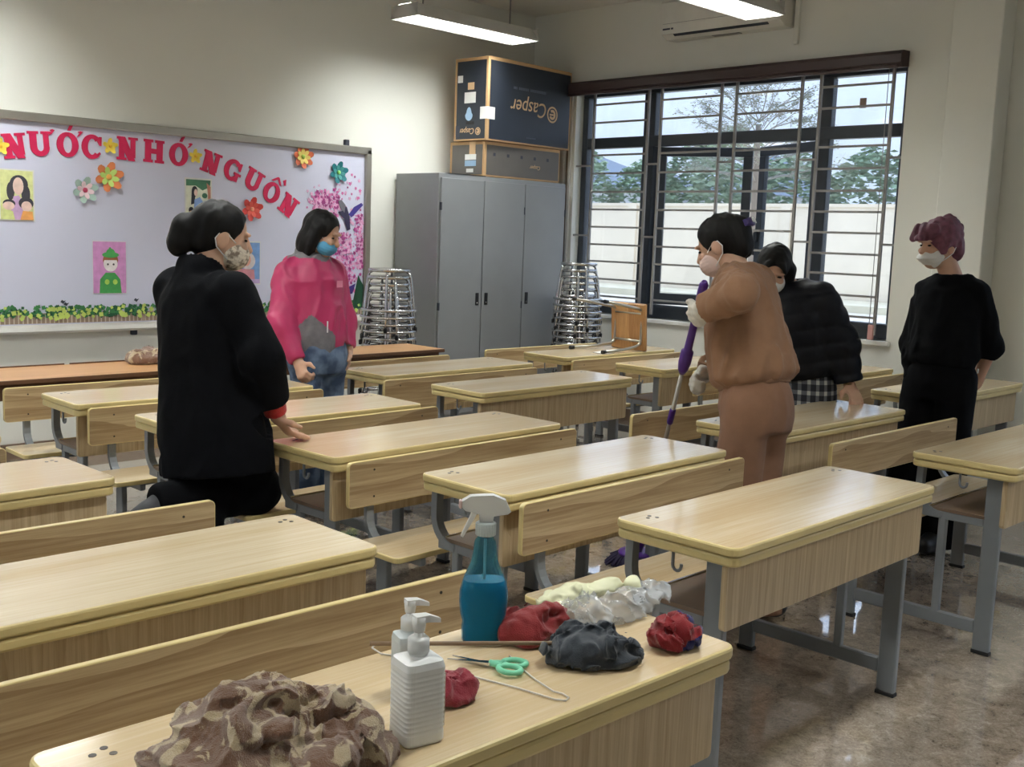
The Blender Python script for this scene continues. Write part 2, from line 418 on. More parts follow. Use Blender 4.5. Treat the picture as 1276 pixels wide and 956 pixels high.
# ------------------------------------------------------------------ ceiling lamps
def lamp_thing(loc, label, L=1.2):
    t = thing('ceiling_lamp', label, 'lamp', loc, 0, 'fluorescent lamps under the ceiling')
    b = MB()
    prof = [(-.15, 0), (-.15, .012), (-.075, .10), (.075, .10), (.15, .012), (.15, 0), (.143, 0), (.07, .092), (-.07, .092), (-.143, 0)]
    b.loft([[(x, y, z) for y, z in prof] for x in (-L / 2, L / 2)], 0)
    b.box(-L / 2, -L / 2 + .006, -.143, .143, .0, .09); b.box(L / 2 - .006, L / 2, -.143, .143, .0, .09)
    b.build('housing', M['lampwhite'], t)
    b = MB(); b.box(-L / 2 + .01, L / 2 - .01, -.105, .105, .044, .049); b.build('diffuser', M['lamp'], t)
    me = None
    for k in range(17):
        b_ = MB()
        if me is None: b_.add([(x, y, z) for x in (-.002, .002) for y, z in ((-.138, .003), (.138, .003), (.108, .043), (-.108, .043))], [(0, 1, 2, 3), (4, 7, 6, 5), (0, 4, 5, 1), (1, 5, 6, 2), (2, 6, 7, 3), (3, 7, 4, 0)]); me = b_.mesh('louvre_blade', [M['lampwhite']])
        inst('louvre_blade', me, t, (-L / 2 + .06 + k * (L - .12) / 16, 0, 0))
    for x in (-L * .36, L * .36):
        b = MB(); b.tube([(x, 0, .10), (x, 0, ZC - loc[2])], .006, 6); b.lathe([(.025, ZC - loc[2] - .01), (.025, ZC - loc[2])], 12, cx=x); b.build('hanging_rod', M['bar'], t)
    return t
lamp_thing((5.58, 6.12, 3.0), 'lit tube lamp hanging over the cardboard boxes and grey cabinet')
lamp_thing((5.79, 4.11, 3.0), 'lit tube lamp hanging in front of the air conditioner')
for x, y in ((2.1, 6.12), (-.9, 6.12), (2.2, 3.9), (-.9, 3.9), (2.2, 1.2), (-.9, 1.2), (4.2, -1.4)):  # lamps out of view, added only to light the room
    lamp_thing((x, y, 3.0), 'unseen tube lamp added under the ceiling only to supply light')

# ------------------------------------------------------------------ school desks with attached bench
def make_desk():
    t = thing('school_desk', 'x', 'desk', (0, 0, 0), 0, 'two-seat school desks with attached benches')
    b = MB(); b.rboard(0, 1.2, 0, .404, .715, .74, .03, .006, 0, 1); b.build('desktop', [M['wood_top'], M['edge']], t)
    b = MB(); b.rboard(.003, 1.197, .003, .401, .686, .7135, .03, .007, 0); b.build('desktop_frame', M['edge'], t)
    b = MB()
    for cx in (.075, 1.125):
        for dx, dy in ((0, 0), (.022, .012), (.026, -.012)):
            b.lathe([(.006, .7395), (.006, .7408)], 10, cx=cx + dx, cy=.34 + dy)
    tag(b.build('screw_caps', M['screw'], t), kind='stuff')
    # modesty panel at the front
    b = MB(); b.X = Matrix.Translation((0, .053, 0)) @ Matrix.Rotation(PI / 2, 4, 'X')
    b.rboard(.02, 1.18, .505, .686, 0, .018, .012, .002, 0, 0); b.build('modesty_panel', [M['wood_panel'], M['edge']], t)
    b = MB(); b.box(.05, 1.15, .056, .325, .520, .532); b.build('book_shelf', M['shelf'], t)
    b = MB(); b.box(.05, 1.15, .322, .335, .512, .536, b=.003); b.build('shelf_lip', M['chrome'], t)
    mF = MB(); mF.box(-.0125, .0125, .058, .122, .012, .686, b=.004); mF = mF.mesh('leg', [M['steel_paint']])
    mP = MB(); mP.box(-.012, .012, .262, .292, .115, .52, b=.003); mP = mP.mesh('middle_post', [M['steel_paint']])
    mL = MB(); mL.box(-.0125, .0125, .122, .615, .075, .125, b=.004); mL = mL.mesh('lower_rail', [M['steel_paint']])
    mU = MB(); mU.box(-.0115, .0115, .122, .36, .49, .52, b=.003); mU = mU.mesh('upper_rail', [M['steel_paint']])
    mR = MB(); mR.box(-.0125, .0125, .615, .675, .012, .433, b=.004); mR = mR.mesh('bench_leg', [M['steel_paint']])
    mS = MB(); mS.box(-.0125, .0125, .44, .68, .405, .433, b=.003); mS = mS.mesh('seat_rail', [M['steel_paint']])
    # C-shaped bracket from under the desktop's back edge down to the rail
    mC = MB(); pts = [(0, .378, .688), (0, .380, .62)] + [(0, .28 + .1 * math.cos(a), .60 + .095 * math.sin(a)) for a in [-i * PI / 2 / 8 for i in range(9)]]
    ring = []
    for i, (x, y, z) in enumerate(pts):
        j0, j1 = max(i - 1, 0), min(i + 1, len(pts) - 1)
        ty, tz = pts[j1][1] - pts[j0][1], pts[j1][2] - pts[j0][2]; l = math.hypot(ty, tz); ny, nz = -tz / l, ty / l
        ring.append([(-.015, y - ny * .013, z - nz * .013), (.015, y - ny * .013, z - nz * .013), (.015, y + ny * .013, z + nz * .013), (-.015, y + ny * .013, z + nz * .013)])
    mC.loft(ring, 0); mC = mC.mesh('curved_bracket', [M['steel_paint']])
    # curved backrest support
    mB = MB(); pts = [(0, .60, .425), (0, .64, .43)] + [(0, .64 + .092 * math.sin(a), .522 - .092 * math.cos(a)) for a in [i * PI / 2 / 6 for i in range(1, 7)]] + [(0, .733, .60), (0, .733, .68)]
    ring = []
    for i, (x, y, z) in enumerate(pts):
        j0, j1 = max(i - 1, 0), min(i + 1, len(pts) - 1)
        ty, tz = pts[j1][1] - pts[j0][1], pts[j1][2] - pts[j0][2]; l = math.hypot(ty, tz); ny, nz = -tz / l, ty / l
        ring.append([(-.016, y - ny * .008, z - nz * .008), (.016, y - ny * .008, z - nz * .008), (.016, y + ny * .008, z + nz * .008), (-.016, y + ny * .008, z + nz * .008)])
    mB.loft(ring, 0); mB = mB.mesh('backrest_support', [M['steel_paint']])
    mCap = MB(); mCap.box(-.0145, .0145, -.034, .034, 0, .014, b=.002); mCap = mCap.mesh('foot_cap', [M['dark_rubber']])
    mH = MB(); mH.tube([(0, 0, .688), (0, 0, .645)] + [(0, -.014 + .014 * math.cos(a), .645 - .014 * math.sin(a)) for a in [i * PI / 6 for i in range(1, 7)]] + [(0, -.028, .652)], .005, 6); mH = mH.mesh('hook', [M['steel_paint']])
    for x in (.062, 1.138):
        l = inst('leg', mF, t, (x, 0, 0)); inst('foot_cap', mCap, l, (0, .09, 0))
        inst('middle_post', mP, t, (x, 0, 0)); inst('lower_rail', mL, t, (x, 0, 0)); inst('upper_rail', mU, t, (x, 0, 0))
        l = inst('bench_leg', mR, t, (x, 0, 0)); inst('foot_cap', mCap, l, (0, .645, 0))
        inst('seat_rail', mS, t, (x, 0, 0)); inst('curved_bracket', mC, t, (x, 0, 0))
        inst('backrest_support', mB, t, (.06 if x < .5 else 1.04, 0, 0))
        inst('hook', mH, t, (.03 if x < .5 else 1.17, .215, 0))
    b = MB(); b.box(.07, 1.13, .63, .66, .38, .42, b=.003); b.build('cross_bar', M['steel_paint'], t)
    b = MB(); b.rboard(-.06, 1.13, .435, .69, .434, .454, .025, .004, 0, 1); b.build('seat', [M['wood_top'], M['edge']], t)
    b = MB(); b.X = Matrix.Translation((0, .724, 0)) @ Matrix.Rotation(PI / 2, 4, 'X')
    b.rboard(-.05, 1.14, .562, .725, 0, .018, .018, .003, 0, 1); b.build('backrest', [M['wood_back'], M['edge']], t)
    b = MB(); b.X = Matrix.Translation((0, .706, 0)) @ Matrix.Rotation(PI / 2, 4, 'X')
    for x in (.06, 1.04):
        for z in (.595, .69): b.lathe([(.004, -.0005), (.004, .001)], 8, cx=x, cy=z)
    tag(b.build('backrest_screws', M['screw'], t), kind='stuff')
    return t
DESKS = [
 ('N1', .561, 1.115, -1.43, 'nearest school desk, with the towel, bottles and rags on it'),
 ('N2', .438, 2.063, -.77, 'school desk with a bare top just behind the desk holding the bottles'),
 ('N3', .267, 3.119, .69, 'school desk at the left picture edge, third row back from the bottles'),
 ('N4', .235, 3.95, .3, 'school desk of which only a top corner shows at the left edge'),
 ('M1', 2.323, 1.481, .3, 'school desk right behind the rags with its front panel facing the open floor'),
 ('M2', 2.261, 2.25, .99, 'school desk behind the blue spray bottle, beside the mopping person in brown'),
 ('M3', 2.168, 3.005, 1.8, 'school desk under the kneeling person\'s flat hand'),
 ('M4', 2.011, 3.755, -.82, 'school desk largely hidden behind the kneeling person in the black coat'),
 ('M5', 1.932, 4.494, -1.12, 'school desk before the long brown table, by the fist of the person in pink'),
 ('R1', 4.047, 1.417, -.38, 'school desk cut off by the right picture edge, showing its side frame'),
 ('R2', 3.916, 2.344, -.74, 'school desk the person in the navy jacket leans on'),
 ('R3', 3.674, 3.845, .25, 'school desk with its bare front panel facing an empty gap, behind the mop'),
 ('R4', 3.669, 4.615, 1.42, 'school desk right of the jeans of the person in pink'),
 ('Q', 5.281, 4.745, -.16, 'school desk in front of the right stool stack, with a stool lying on it'),
 ('P', 5.346, 3.988, -.43, 'school desk below the window, behind the purple mop handle'),
 ('T', 5.685, 2.425, 0, 'school desk behind the person with pink-purple hair'),
 ('S', 5.645, 3.235, 0, 'school desk behind the navy jacket, under the window'),
]
proto = make_desk()
_tree = {}
for c in C.objects:
    if c.parent: _tree.setdefault(c.parent.name, []).append(c)
DK = {}
for i, (k, x, y, r, lab) in enumerate(DESKS):
    o = proto if i == 0 else copy_tree(proto, None, _tree)
    o['label'] = lab
    a = math.radians(r)
    # the surveyed corner assumes rotation about the middle of the front edge
    o.location = (x + .6 - .6 * math.cos(a), y - .6 * math.sin(a), 0); o.rotation_euler = (0, 0, a)
    DK[k] = o

# ------------------------------------------------------------------ outside the window
b = MB(); b.box(XW + WT, 90, -60, 110, -.1, .12); struct(b.build('ground', plain('pale_concrete_yard', srgb(212, 202, 184), .8, var=.06, scale=.3)))
wallmat = plain('cream_boundary_wall', srgb(232, 218, 196), .8, var=.05, scale=.5)
bw = thing('boundary_wall', 'long cream compound wall in the yard outside the window', 'wall', (25, 20, .12))
b = MB(); b.box(-.1, .1, -60, 70, 0, 2.42); b.box(-.14, .14, -60, 70, 2.42, 2.50); b.build('wall_face', wallmat, bw)
for y in range(-60, 70, 5):
    b = MB(); b.box(-.17, -.09, y - .15, y + .15, 0, 2.47); b.build('wall_pier', wallmat, bw)
b = MB(); b.box(22.5, 24.8, -50, 90, .1, .28); tag(b.build('planting_strip', plain('planter_soil_and_grass', srgb(204, 196, 172), .9, var=.12, scale=2)), kind='structure')
house_w = plain('pale_house_wall', srgb(196, 198, 200), .8); house_r = plain('slate_blue_roof_tiles', srgb(112, 124, 140), .7)
def house(x, y, w, d, h, rh, label):
    t = thing('house', label, 'house', (x, y, .1))
    b = MB(); b.box(-d / 2, d / 2, -w / 2, w / 2, 0, h); b.build('wall', house_w, t)
    b = MB(); o = .5
    v = [(-d / 2 - o, -w / 2 - o, h), (d / 2 + o, -w / 2 - o, h), (d / 2 + o, w / 2 + o, h), (-d / 2 - o, w / 2 + o, h), (0, -w * .12, h + rh), (0, w * .12, h + rh)]
    b.add(v, [(0, 1, 4), (1, 2, 5, 4), (2, 3, 5), (3, 0, 4, 5), (0, 3, 2, 1)]); b.build('roof', house_r, t)
    for yy in (-w * .25, w * .25):
        b = MB(); b.box(-d / 2 - .05, -d / 2 + .02, yy - .6, yy + .6, h - 2, h - .7); b.build('window', M['frame'], t)
house(60, 53, 12, 10, 4.9, 2.5, 'far house with a slate roof behind the leftmost window pane')
house(72, 56, 7.5, 8, 4.9, 2.6, 'far house with a slate roof behind the left casement leaf')
house(66, 41.5, 6.5, 8, 4.7, 2.9, 'far house with a slate roof seen between the open casement leaves')
leafm = [plain('hedge_leaf_%d' % i, c, .7, var=.2, scale=3) for i, c in enumerate((srgb(140, 162, 134), srgb(156, 174, 148), srgb(126, 150, 124)))]
def leaf_cloud(center, rad, n, size, seed):
    rg = np.random.RandomState(seed); b = MB()
    for _ in range(n):
        d = rg.normal(size=3); d /= np.linalg.norm(d); r = rg.uniform(.55, 1.0) ** .5
        p = Vector(center) + Vector((d[0] * rad[0] * r, d[1] * rad[1] * r, d[2] * rad[2] * r))
        q = Matrix.Rotation(rg.uniform(0, 6.3), 4, 'Z') @ Matrix.Rotation(rg.uniform(-1.2, 1.2), 4, 'X')
        s = size * rg.uniform(.6, 1.3)
        b.add([p + q @ Vector(v) for v in ((-s * .5, 0, 0), (0, -s * .28, s * .1), (s * .5, 0, 0), (0, s * .28, s * .1))], [(0, 1, 2, 3)])
    return b
bark = plain('grey_bark', srgb(128, 120, 110), .8)
rg = random.Random(4)
k = 0
for y in np.arange(4, 52, 2.05):
    x = 27.5 + rg.uniform(-.6, 1.4); h = rg.uniform(3.9, 4.9)
    names = ['leafy hedge tree beyond the wall, number %d from the right' % (k + 1)]
    t = thing('hedge_tree', 'grey-green tree in the leafy row beyond the cream wall', 'tree', (x, y, .1), 0, 'hedge trees beyond the compound wall')
    b = MB(); b.tube([(0, 0, 0), (.05, .05, h * .5)], .09, 6); b.build('trunk', bark, t)
    b = leaf_cloud((0, 0, h * .58), (1.1, 1.35, h * .42), 1900, .27, 10 + k); tag(b.build('foliage', leafm[k % 3], t), kind='stuff')
    k += 1
# thin bare tree close to the window
tr = thing('bare_tree', 'thin bare-branched tree in the yard before the middle of the window', 'tree', (14.2, 9.1, .1))
b = MB(); b.tube([(0, 0, 0), (.03, .02, 1.0), (-.02, 0, 2.2), (.0, .03, 3.2)], [.075, .06, .05, .04], 8); b.build('trunk', bark, tr)
b = MB(); bl = MB(); rg = random.Random(11)
def branch(p, d, L, r, lev):
    q = p + d * L
    mid = p + d * L * .5 + Vector((rg.uniform(-.04, .04), rg.uniform(-.04, .04), rg.uniform(-.02, .05))) * L
    b.tube([p, mid, q], [r, r * .8, r * .55], 4)
    if lev == 0 or lev == 1:
        for _ in range(5):
            c = p.lerp(q, rg.uniform(.3, 1)) + Vector((rg.uniform(-.06, .06), rg.uniform(-.06, .06), rg.uniform(-.04, .04))); s = .028
            a = rg.uniform(0, 6.3); e = Vector((math.cos(a), math.sin(a), rg.uniform(-.4, .4))) * s; f_ = Vector((-math.sin(a), math.cos(a), rg.uniform(-.5, .5))) * s * .5
            bl.add([c - e, c - f_, c + e, c + f_], [(0, 1, 2, 3)])
    if lev > 0:
        for i in range(3 if lev > 1 else 4):
            nd = (d + Vector((rg.uniform(-.75, .75), rg.uniform(-.75, .75), rg.uniform(-.25, .3)))).normalized()
            branch(p + d * L * rg.uniform(.45, 1.0), nd, L * rg.uniform(.5, .72), r * .55, lev - 1)
for kz in range(5):
    for i in range(5):
        a = i * 1.256 + kz * .6 + rg.uniform(-.25, .25); up = .22 + .14 * kz
        branch(Vector((0, 0.02, 2.35 + kz * .22)), Vector((math.cos(a), math.sin(a), up)).normalized(), .80 - .06 * kz, .011, 3)
tag(b.build('branches', plain('twig', srgb(150, 146, 138), .8), tr), kind='stuff'); tag(bl.build('leaves', plain('small_leaf', srgb(150, 156, 140), .8), tr), kind='stuff')

# ------------------------------------------------------------------ air conditioner
ac = thing('air_conditioner', 'white wall air conditioner above the window, partly behind a lamp', 'air conditioner', (XW, 4.91, 3.09))
b = MB(); prof = [(0, 0), (-.12, -.002), (-.19, .03), (-.215, .09), (-.215, .26), (-.19, .29), (0, .295)]
b.loft([[(x, y, z) for x, z in prof] for y in (-.53, -.52, .52, .53)], 0); b.build('casing', M['acwhite'], ac)
b = MB(); b.loft([[(-.165, y, .012), (-.185, y, .022), (-.185, y, .029), (-.165, y, .019)] for y in (-.42, .42)], 0); b.build('air_flap', M['frame'], ac)
b = MB(); b.box(-.10, -.05, -.12, .12, -.006, 0); b.build('drain_slot', M['bar'], ac)
b = MB(); b.box(-.2165, -.2150, .43, .50, .055, .068); b.box(-.2165, -.2150, .40, .42, .055, .068); tag(b.build('maker_mark', M['dark_print'], ac), kind='stuff')
b = MB(); b.box(-.2162, -.2150, -.5, .5, .10, .103); b.build('panel_seam', M['bar'], ac)
b = MB(); b.box(-.03, 0, -.58, -.545, -.12, .3, b=.004); b.build('pipe_cover', M['wall'], ac)

# ------------------------------------------------------------------ noticeboard on the back wall
nb = thing('noticeboard', 'large lavender noticeboard with a slogan in crimson letters', 'noticeboard', (0, YB, 0))
NX0, NX1, NZ0, NZ1 = .9, 5.36, .83, 2.15
b = MB(); b.box(NX0, NX1, -.02, 0, NZ0, NZ1); b.build('panel', M['board'], nb)
b = MB(); b.box(NX0 - .03, NX1 + .005, -.05, 0, NZ1 - .04, NZ1 + .015, b=.006); b.box(NX0 - .03, NX0 + .02, -.05, 0, NZ0, NZ1, b=.004); b.box(NX1 - .045, NX1 + .005, -.05, 0, NZ0 - .03, NZ1, b=.006); b.build('board_frame', M['alu'], nb)
b = MB(); b.loft([[(x, y, z) for y, z in ((0, NZ0 + .025), (-.03, NZ0 + .022), (-.06, NZ0 + .01), (-.075, NZ0 - .015), (-.06, NZ0 - .03), (0, NZ0 - .03))] for x in (NX0 - .03, NX1 + .005)], 0); b.build('tray', plain('pale_tray', srgb(206, 204, 198), .4, .2), nb)
for x in (3.40, 5.14):
    b = MB(); b.box(x - .02, x + .02, -.03, 0, (NZ0 - .065) if x < 4 else NZ1 + .012, (NZ0 - .03) if x < 4 else NZ1 + .06, b=.004); b.build('clip', M['dark_print'], nb)
YN = -.0215                                       # front of the panel
def onb(mb, x, z, rot=0, sc=1, lift=0.0):
    mb.X = Matrix.Translation((x, YN - lift, z)) @ Matrix.Rotation(-rot, 4, 'Y') @ Matrix.Diagonal((sc, 1, sc, 1)); return mb
def plate(mb, pts, t=.004, mi=0):                  # 2-D outline (x, z) raised by t towards the room
    n = len(pts); t += (len(mb.f) % 23) * .00009; mb.add([(x, 0, z) for x, z in pts] + [(x, -t, z) for x, z in pts], [list(range(n, 2 * n))] + [(i, (i + 1) % n, n + (i + 1) % n, n + i) for i in range(n)], mi)
def ring2(mb, rx, rz, tx, tz, a0=0, a1=2 * PI, n=22, t=.004):
    for i in range(n):
        u, v = a0 + (a1 - a0) * i / n, a0 + (a1 - a0) * (i + 1) / n
        plate(mb, [(rx * math.cos(u), rz * math.sin(u)), (rx * math.cos(v), rz * math.sin(v)), ((rx - tx) * math.cos(v), (rz - tz) * math.sin(v)), ((rx - tx) * math.cos(u), (rz - tz) * math.sin(u))], t)
def rect(mb, x0, x1, z0, z1): plate(mb, [(x0, z0), (x1, z0), (x1, z1), (x0, z1)])
def glyph(mb, ch):
    """bold slab-serif capitals, about one unit high, centred on the origin"""
    if ch == 'N':
        rect(mb, -.38, -.13, -.5, .5); rect(mb, .15, .37, -.38, .5)
        plate(mb, [(-.48, .5), (-.10, .5), (.37, -.52), (.06, -.52)])
        rect(mb, -.48, -.04, -.5, -.39); rect(mb, .05, .48, .39, .5); rect(mb, -.48, -.2, .39, .5)
    elif ch == 'H':
        rect(mb, -.42, -.13, -.5, .5); rect(mb, .13, .42, -.5, .5); rect(mb, -.2, .2, -.11, .11)
        for x in (-.27, .27):
            for z in (-.5, .38): rect(mb, x - .22, x + .22, z, z + .12)
    elif ch == 'U':
        rect(mb, -.41, -.12, -.15, .5); rect(mb, .15, .38, -.15, .5); rect(mb, -.5, -.04, .39, .5); rect(mb, .06, .5, .39, .5)
        q = [(-.01 + .40 * math.cos(a), -.14 + .38 * math.sin(a)) for a in [PI + PI * i / 12 for i in range(13)]]
        p = [(.015 + .135 * math.cos(a), -.14 + .17 * math.sin(a)) for a in [PI + PI * i / 12 for i in range(13)]]
        for i in range(12): plate(mb, [q[i], q[i + 1], p[i + 1], p[i]])
    elif ch == 'O': ring2(mb, .47, .52, .28, .17)
    elif ch in 'CG':
        ring2(mb, .46, .52, .27, .18, .75, 2 * PI - .75, 18)
        plate(mb, [(.16, .34), (.30, .46), (.40, .46), (.40, .08), (.32, .08)])
        if ch == 'C': plate(mb, [(.18, -.34), (.22, -.46), (.40, -.26), (.34, -.18)])
        else: rect(mb, .10, .50, -.16, -.04); rect(mb, .18, .38, -.46, -.05)
def marks(mb, s):
    if '+' in s: plate(mb, [(.40, .34), (.52, .40), (.66, .56), (.56, .60), (.44, .56), (.52, .50)])
    if '/' in s: plate(mb, [(.0, .58), (.14, .58), (.28, .86), (.10, .80)])
    if '^' in s: plate(mb, [(-.30, .54), (-.18, .54), (.02, .74), (.02, .86), (-.04, .84)]); plate(mb, [(.34, .54), (.22, .54), (.02, .74), (.02, .86), (.08, .84)]); plate(mb, [(.30, .84), (.42, .98), (.54, .70), (.46, .66)])
LET = [('N', '', 2.641, 1.956, 8), ('U', '+', 2.795, 1.982, 4), ('O', '+/', 2.969, 1.990, 1), ('C', '', 3.127, 1.990, -3), ('N', '', 3.364, 1.997, -1), ('H', '', 3.551, 1.995, -2), ('O', '+/', 3.731, 1.988, -4),
       ('N', '', 3.977, 1.951, -16), ('G', '', 4.147, 1.912, -22), ('U', '', 4.317, 1.852, -26), ('O', '^', 4.468, 1.772, -28), ('N', '', 4.615, 1.685, -32)]
for ch, mk, x, z, r in LET:
    b = MB(); onb(b, x, z, math.radians(r), .150); glyph(b, ch); marks(b, mk); b.build('letter', M['pink_letter'], nb)

def paper_flower(x, z, rad, outer, inner, core, label, npet=6, lift=.012):
    t = thing('paper_flower', label, 'paper flower', (x, YB - .022, z), 0, None)
    mo, mi_, mc = plain('paper_' + label[:10], outer, .6), plain('paper_in_' + label[:10], inner, .6), plain('paper_core_' + label[:10], core, .6)
    def petal(R, dy, ph, mat):
        for k in range(npet):
            a = ph + 2 * PI * k / npet; b = MB(); c, s = math.cos(a), math.sin(a); w = R * .56
            prof = [(.06, 0), (.35, .8), (.7, 1), (.95, .62), (1.02, 0)]
            pts = [(u * R, w * v * .5, dy + .22 * R * u * u) for u, v in prof] + [(u * R, -w * v * .5, dy + .22 * R * u * u) for u, v in prof[-2:0:-1]]
            v0 = [(c * u - s * v, -d, s * u + c * v) for u, v, d in pts]; n = len(v0)
            b.add(v0 + [(p[0], p[1] - .0015, p[2]) for p in v0], [list(range(n)), list(range(n, 2 * n))] + [(i, (i + 1) % n, n + (i + 1) % n, n + i) for i in range(n)])
            b.build('petal', mat, t)
    petal(rad, .001, .3, mo)
    if rad > .045: petal(rad * .66, .006, .8, mi_)
    b = MB(); b.ell((0, -.012, 0), (rad * .2, .008, rad * .2), 10, 6); b.build('flower_centre', mc, t)
Yl, Yc = srgb(250, 226, 90), srgb(240, 190, 60)
paper_flower(2.556, 1.945, .052, Yl, Yl, Yc, 'yellow paper flower at the start of the slogan by the picture edge', 5)
paper_flower(3.245, 2.003, .052, Yl, Yl, Yc, 'yellow paper flower between the slogan\'s first and second words', 5)
paper_flower(3.853, 1.985, .05, Yl, Yl, Yc, 'yellow paper flower between the slogan\'s second and third words', 5)
paper_flower(3.233, 1.805, .098, srgb(232, 140, 90), srgb(200, 230, 130), srgb(240, 180, 90), 'orange and green paper flower under the slogan', 6)
paper_flower(3.074, 1.712, .085, srgb(170, 196, 186), srgb(240, 214, 220), srgb(190, 70, 100), 'white and pink paper flower left of the orange one', 6)
paper_flower(4.735, 2.05, .088, srgb(214, 110, 74), srgb(240, 214, 120), srgb(170, 200, 90), 'red-orange and yellow paper flower at the top of the board', 7)
paper_flower(5.06, 1.956, .085, srgb(36, 120, 130), srgb(70, 150, 150), srgb(150, 220, 120), 'teal paper flower in the top corner of the board', 6)
paper_flower(4.30, 1.644, .088, srgb(214, 74, 70), srgb(226, 96, 84), srgb(240, 160, 130), 'red paper flower right above the kneeling person\'s head', 6)

# children's drawings taped to the board
def drawing(x0, x1, z0, z1, label, cols, shapes, rot=0):
    t = thing('drawing', label, 'drawing', ((x0 + x1) / 2, YB - .0225, (z0 + z1) / 2))
    W_, H_ = (x1 - x0) / 2, (z1 - z0) / 2
    b = MB(); b.box(-W_, W_, -.0012, 0, -H_, H_); b.build('paper_sheet', M['paper'], t)
    b = MB(); lay = .0012
    for s in shapes:
        lay += .0004
        mi = s[1]
        if s[0] == 'r': p = [(s[2], s[4]), (s[3], s[4]), (s[3], s[5]), (s[2], s[5])]
        elif s[0] == 'e': p = [(s[2] + s[4] * math.cos(2 * PI * i / 20), s[3] + s[5] * math.sin(2 * PI * i / 20)) for i in range(20)]
        else: p = s[2]
        p = [(u * W_, v * H_) for u, v in p]; n = len(p)
        b.add([(u, -lay, v) for u, v in p] + [(u, -lay - .0003, v) for u, v in p], [list(range(n, 2 * n))] + [(i, (i + 1) % n, n + (i + 1) % n, n + i) for i in range(n)], mi)
    b.build('painting', [plain('paint_%s_%d' % (label[:8], i), c, .7, var=.12, scale=25) for i, c in enumerate(cols)], t)
skin = srgb(236, 206, 194)
drawing(2.54, 2.755, 1.50, 1.815, 'child\'s drawing of a dark-haired mother hugging two children', [srgb(222, 226, 160), srgb(64, 62, 70), skin, srgb(206, 170, 210), srgb(216, 224, 150), srgb(236, 168, 96)],
 [('r', 0, -.92, .92, -.95, .95), ('e', 1, .12, .42, .52, .36), ('e', 1, -.35, .15, .22, .35), ('e', 1, .5, .05, .25, .35), ('e', 2, .08, .35, .3, .34), ('p', 3, [(-.45, -.95), (.4, -.95), (.3, -.2), (.1, 0), (-.2, -.05)]),
  ('e', 1, -.45, -.33, .35, .16), ('e', 2, -.48, -.42, .33, .16), ('e', 1, .5, -.3, .42, .24), ('e', 2, .52, -.42, .3, .2), ('p', 4, [(-.9, -.95), (-.15, -.95), (-.25, -.62), (-.75, -.58)]), ('p', 5, [(.15, -.95), (.9, -.95), (.85, -.62), (.3, -.6)])])
drawing(3.119, 3.348, 1.045, 1.39, 'child\'s drawing of a green-clad child with a green hat on pink', [srgb(214, 150, 206), srgb(70, 158, 84), srgb(156, 92, 60), srgb(246, 240, 240), srgb(80, 70, 80), srgb(180, 216, 96)],
 [('r', 0, -.98, .98, -.98, .98), ('p', 1, [(-.62, -.98), (.7, -.98), (.62, -.45), (.3, -.2), (-.25, -.2), (-.58, -.45)]), ('e', 2, .05, .28, .46, .24), ('e', 3, .05, .14, .42, .3), ('r', 2, -.36, .46, .28, .44), ('e', 1, .05, .48, .5, .11), ('e', 1, .05, .56, .26, .16), ('e', 1, .02, .72, .07, .05),
  ('e', 4, -.12, .12, .06, .04), ('e', 4, .22, .12, .06, .04), ('e', 5, -.18, -.55, .14, .1), ('e', 5, .3, -.55, .14, .1)])
drawing(3.774, 3.982, 1.47, 1.838, 'child\'s drawing of a woman in blue with a child under a tree', [srgb(230, 232, 214), srgb(70, 120, 92), srgb(190, 130, 110), srgb(40, 40, 48), srgb(140, 172, 222), skin, srgb(232, 168, 96)],
 [('r', 0, -.9, .9, -.92, .94), ('p', 1, [(-.9, .94), (.9, .94), (.85, .7), (.3, .55), (-.2, .72), (-.9, .7)]), ('p', 2, [(.72, -.4), (.9, -.4), (.9, .7), (.6, .85), (.7, .4)]), ('e', 3, -.28, .5, .22, .2), ('p', 3, [(-.5, .5), (-.2, .5), (-.3, .05), (-.55, 0)]), ('e', 5, -.2, .46, .13, .13), ('p', 4, [(-.45, -.85), (.3, -.85), (.35, .1), (.1, .3), (-.3, .2)]), ('e', 1, .45, .36, .2, .1), ('e', 3, -.55, -.2, .18, .12), ('e', 6, -.5, -.42, .3, .2)])
drawing(4.16, 4.376, 1.10, 1.412, 'child\'s drawing in blue and pink beside the kneeling person\'s mask', [srgb(122, 160, 214), srgb(214, 206, 206), srgb(206, 140, 150), srgb(196, 170, 214), srgb(226, 170, 150)],
 [('r', 0, -.95, .95, -.95, .95), ('e', 1, 0, .1, .6, .4), ('e', 4, -.1, .15, .36, .3), ('p', 2, [(-.95, -.95), (.6, -.95), (.5, -.3), (-.95, -.25)]), ('r', 3, -.95, .95, -.95, -.75)])

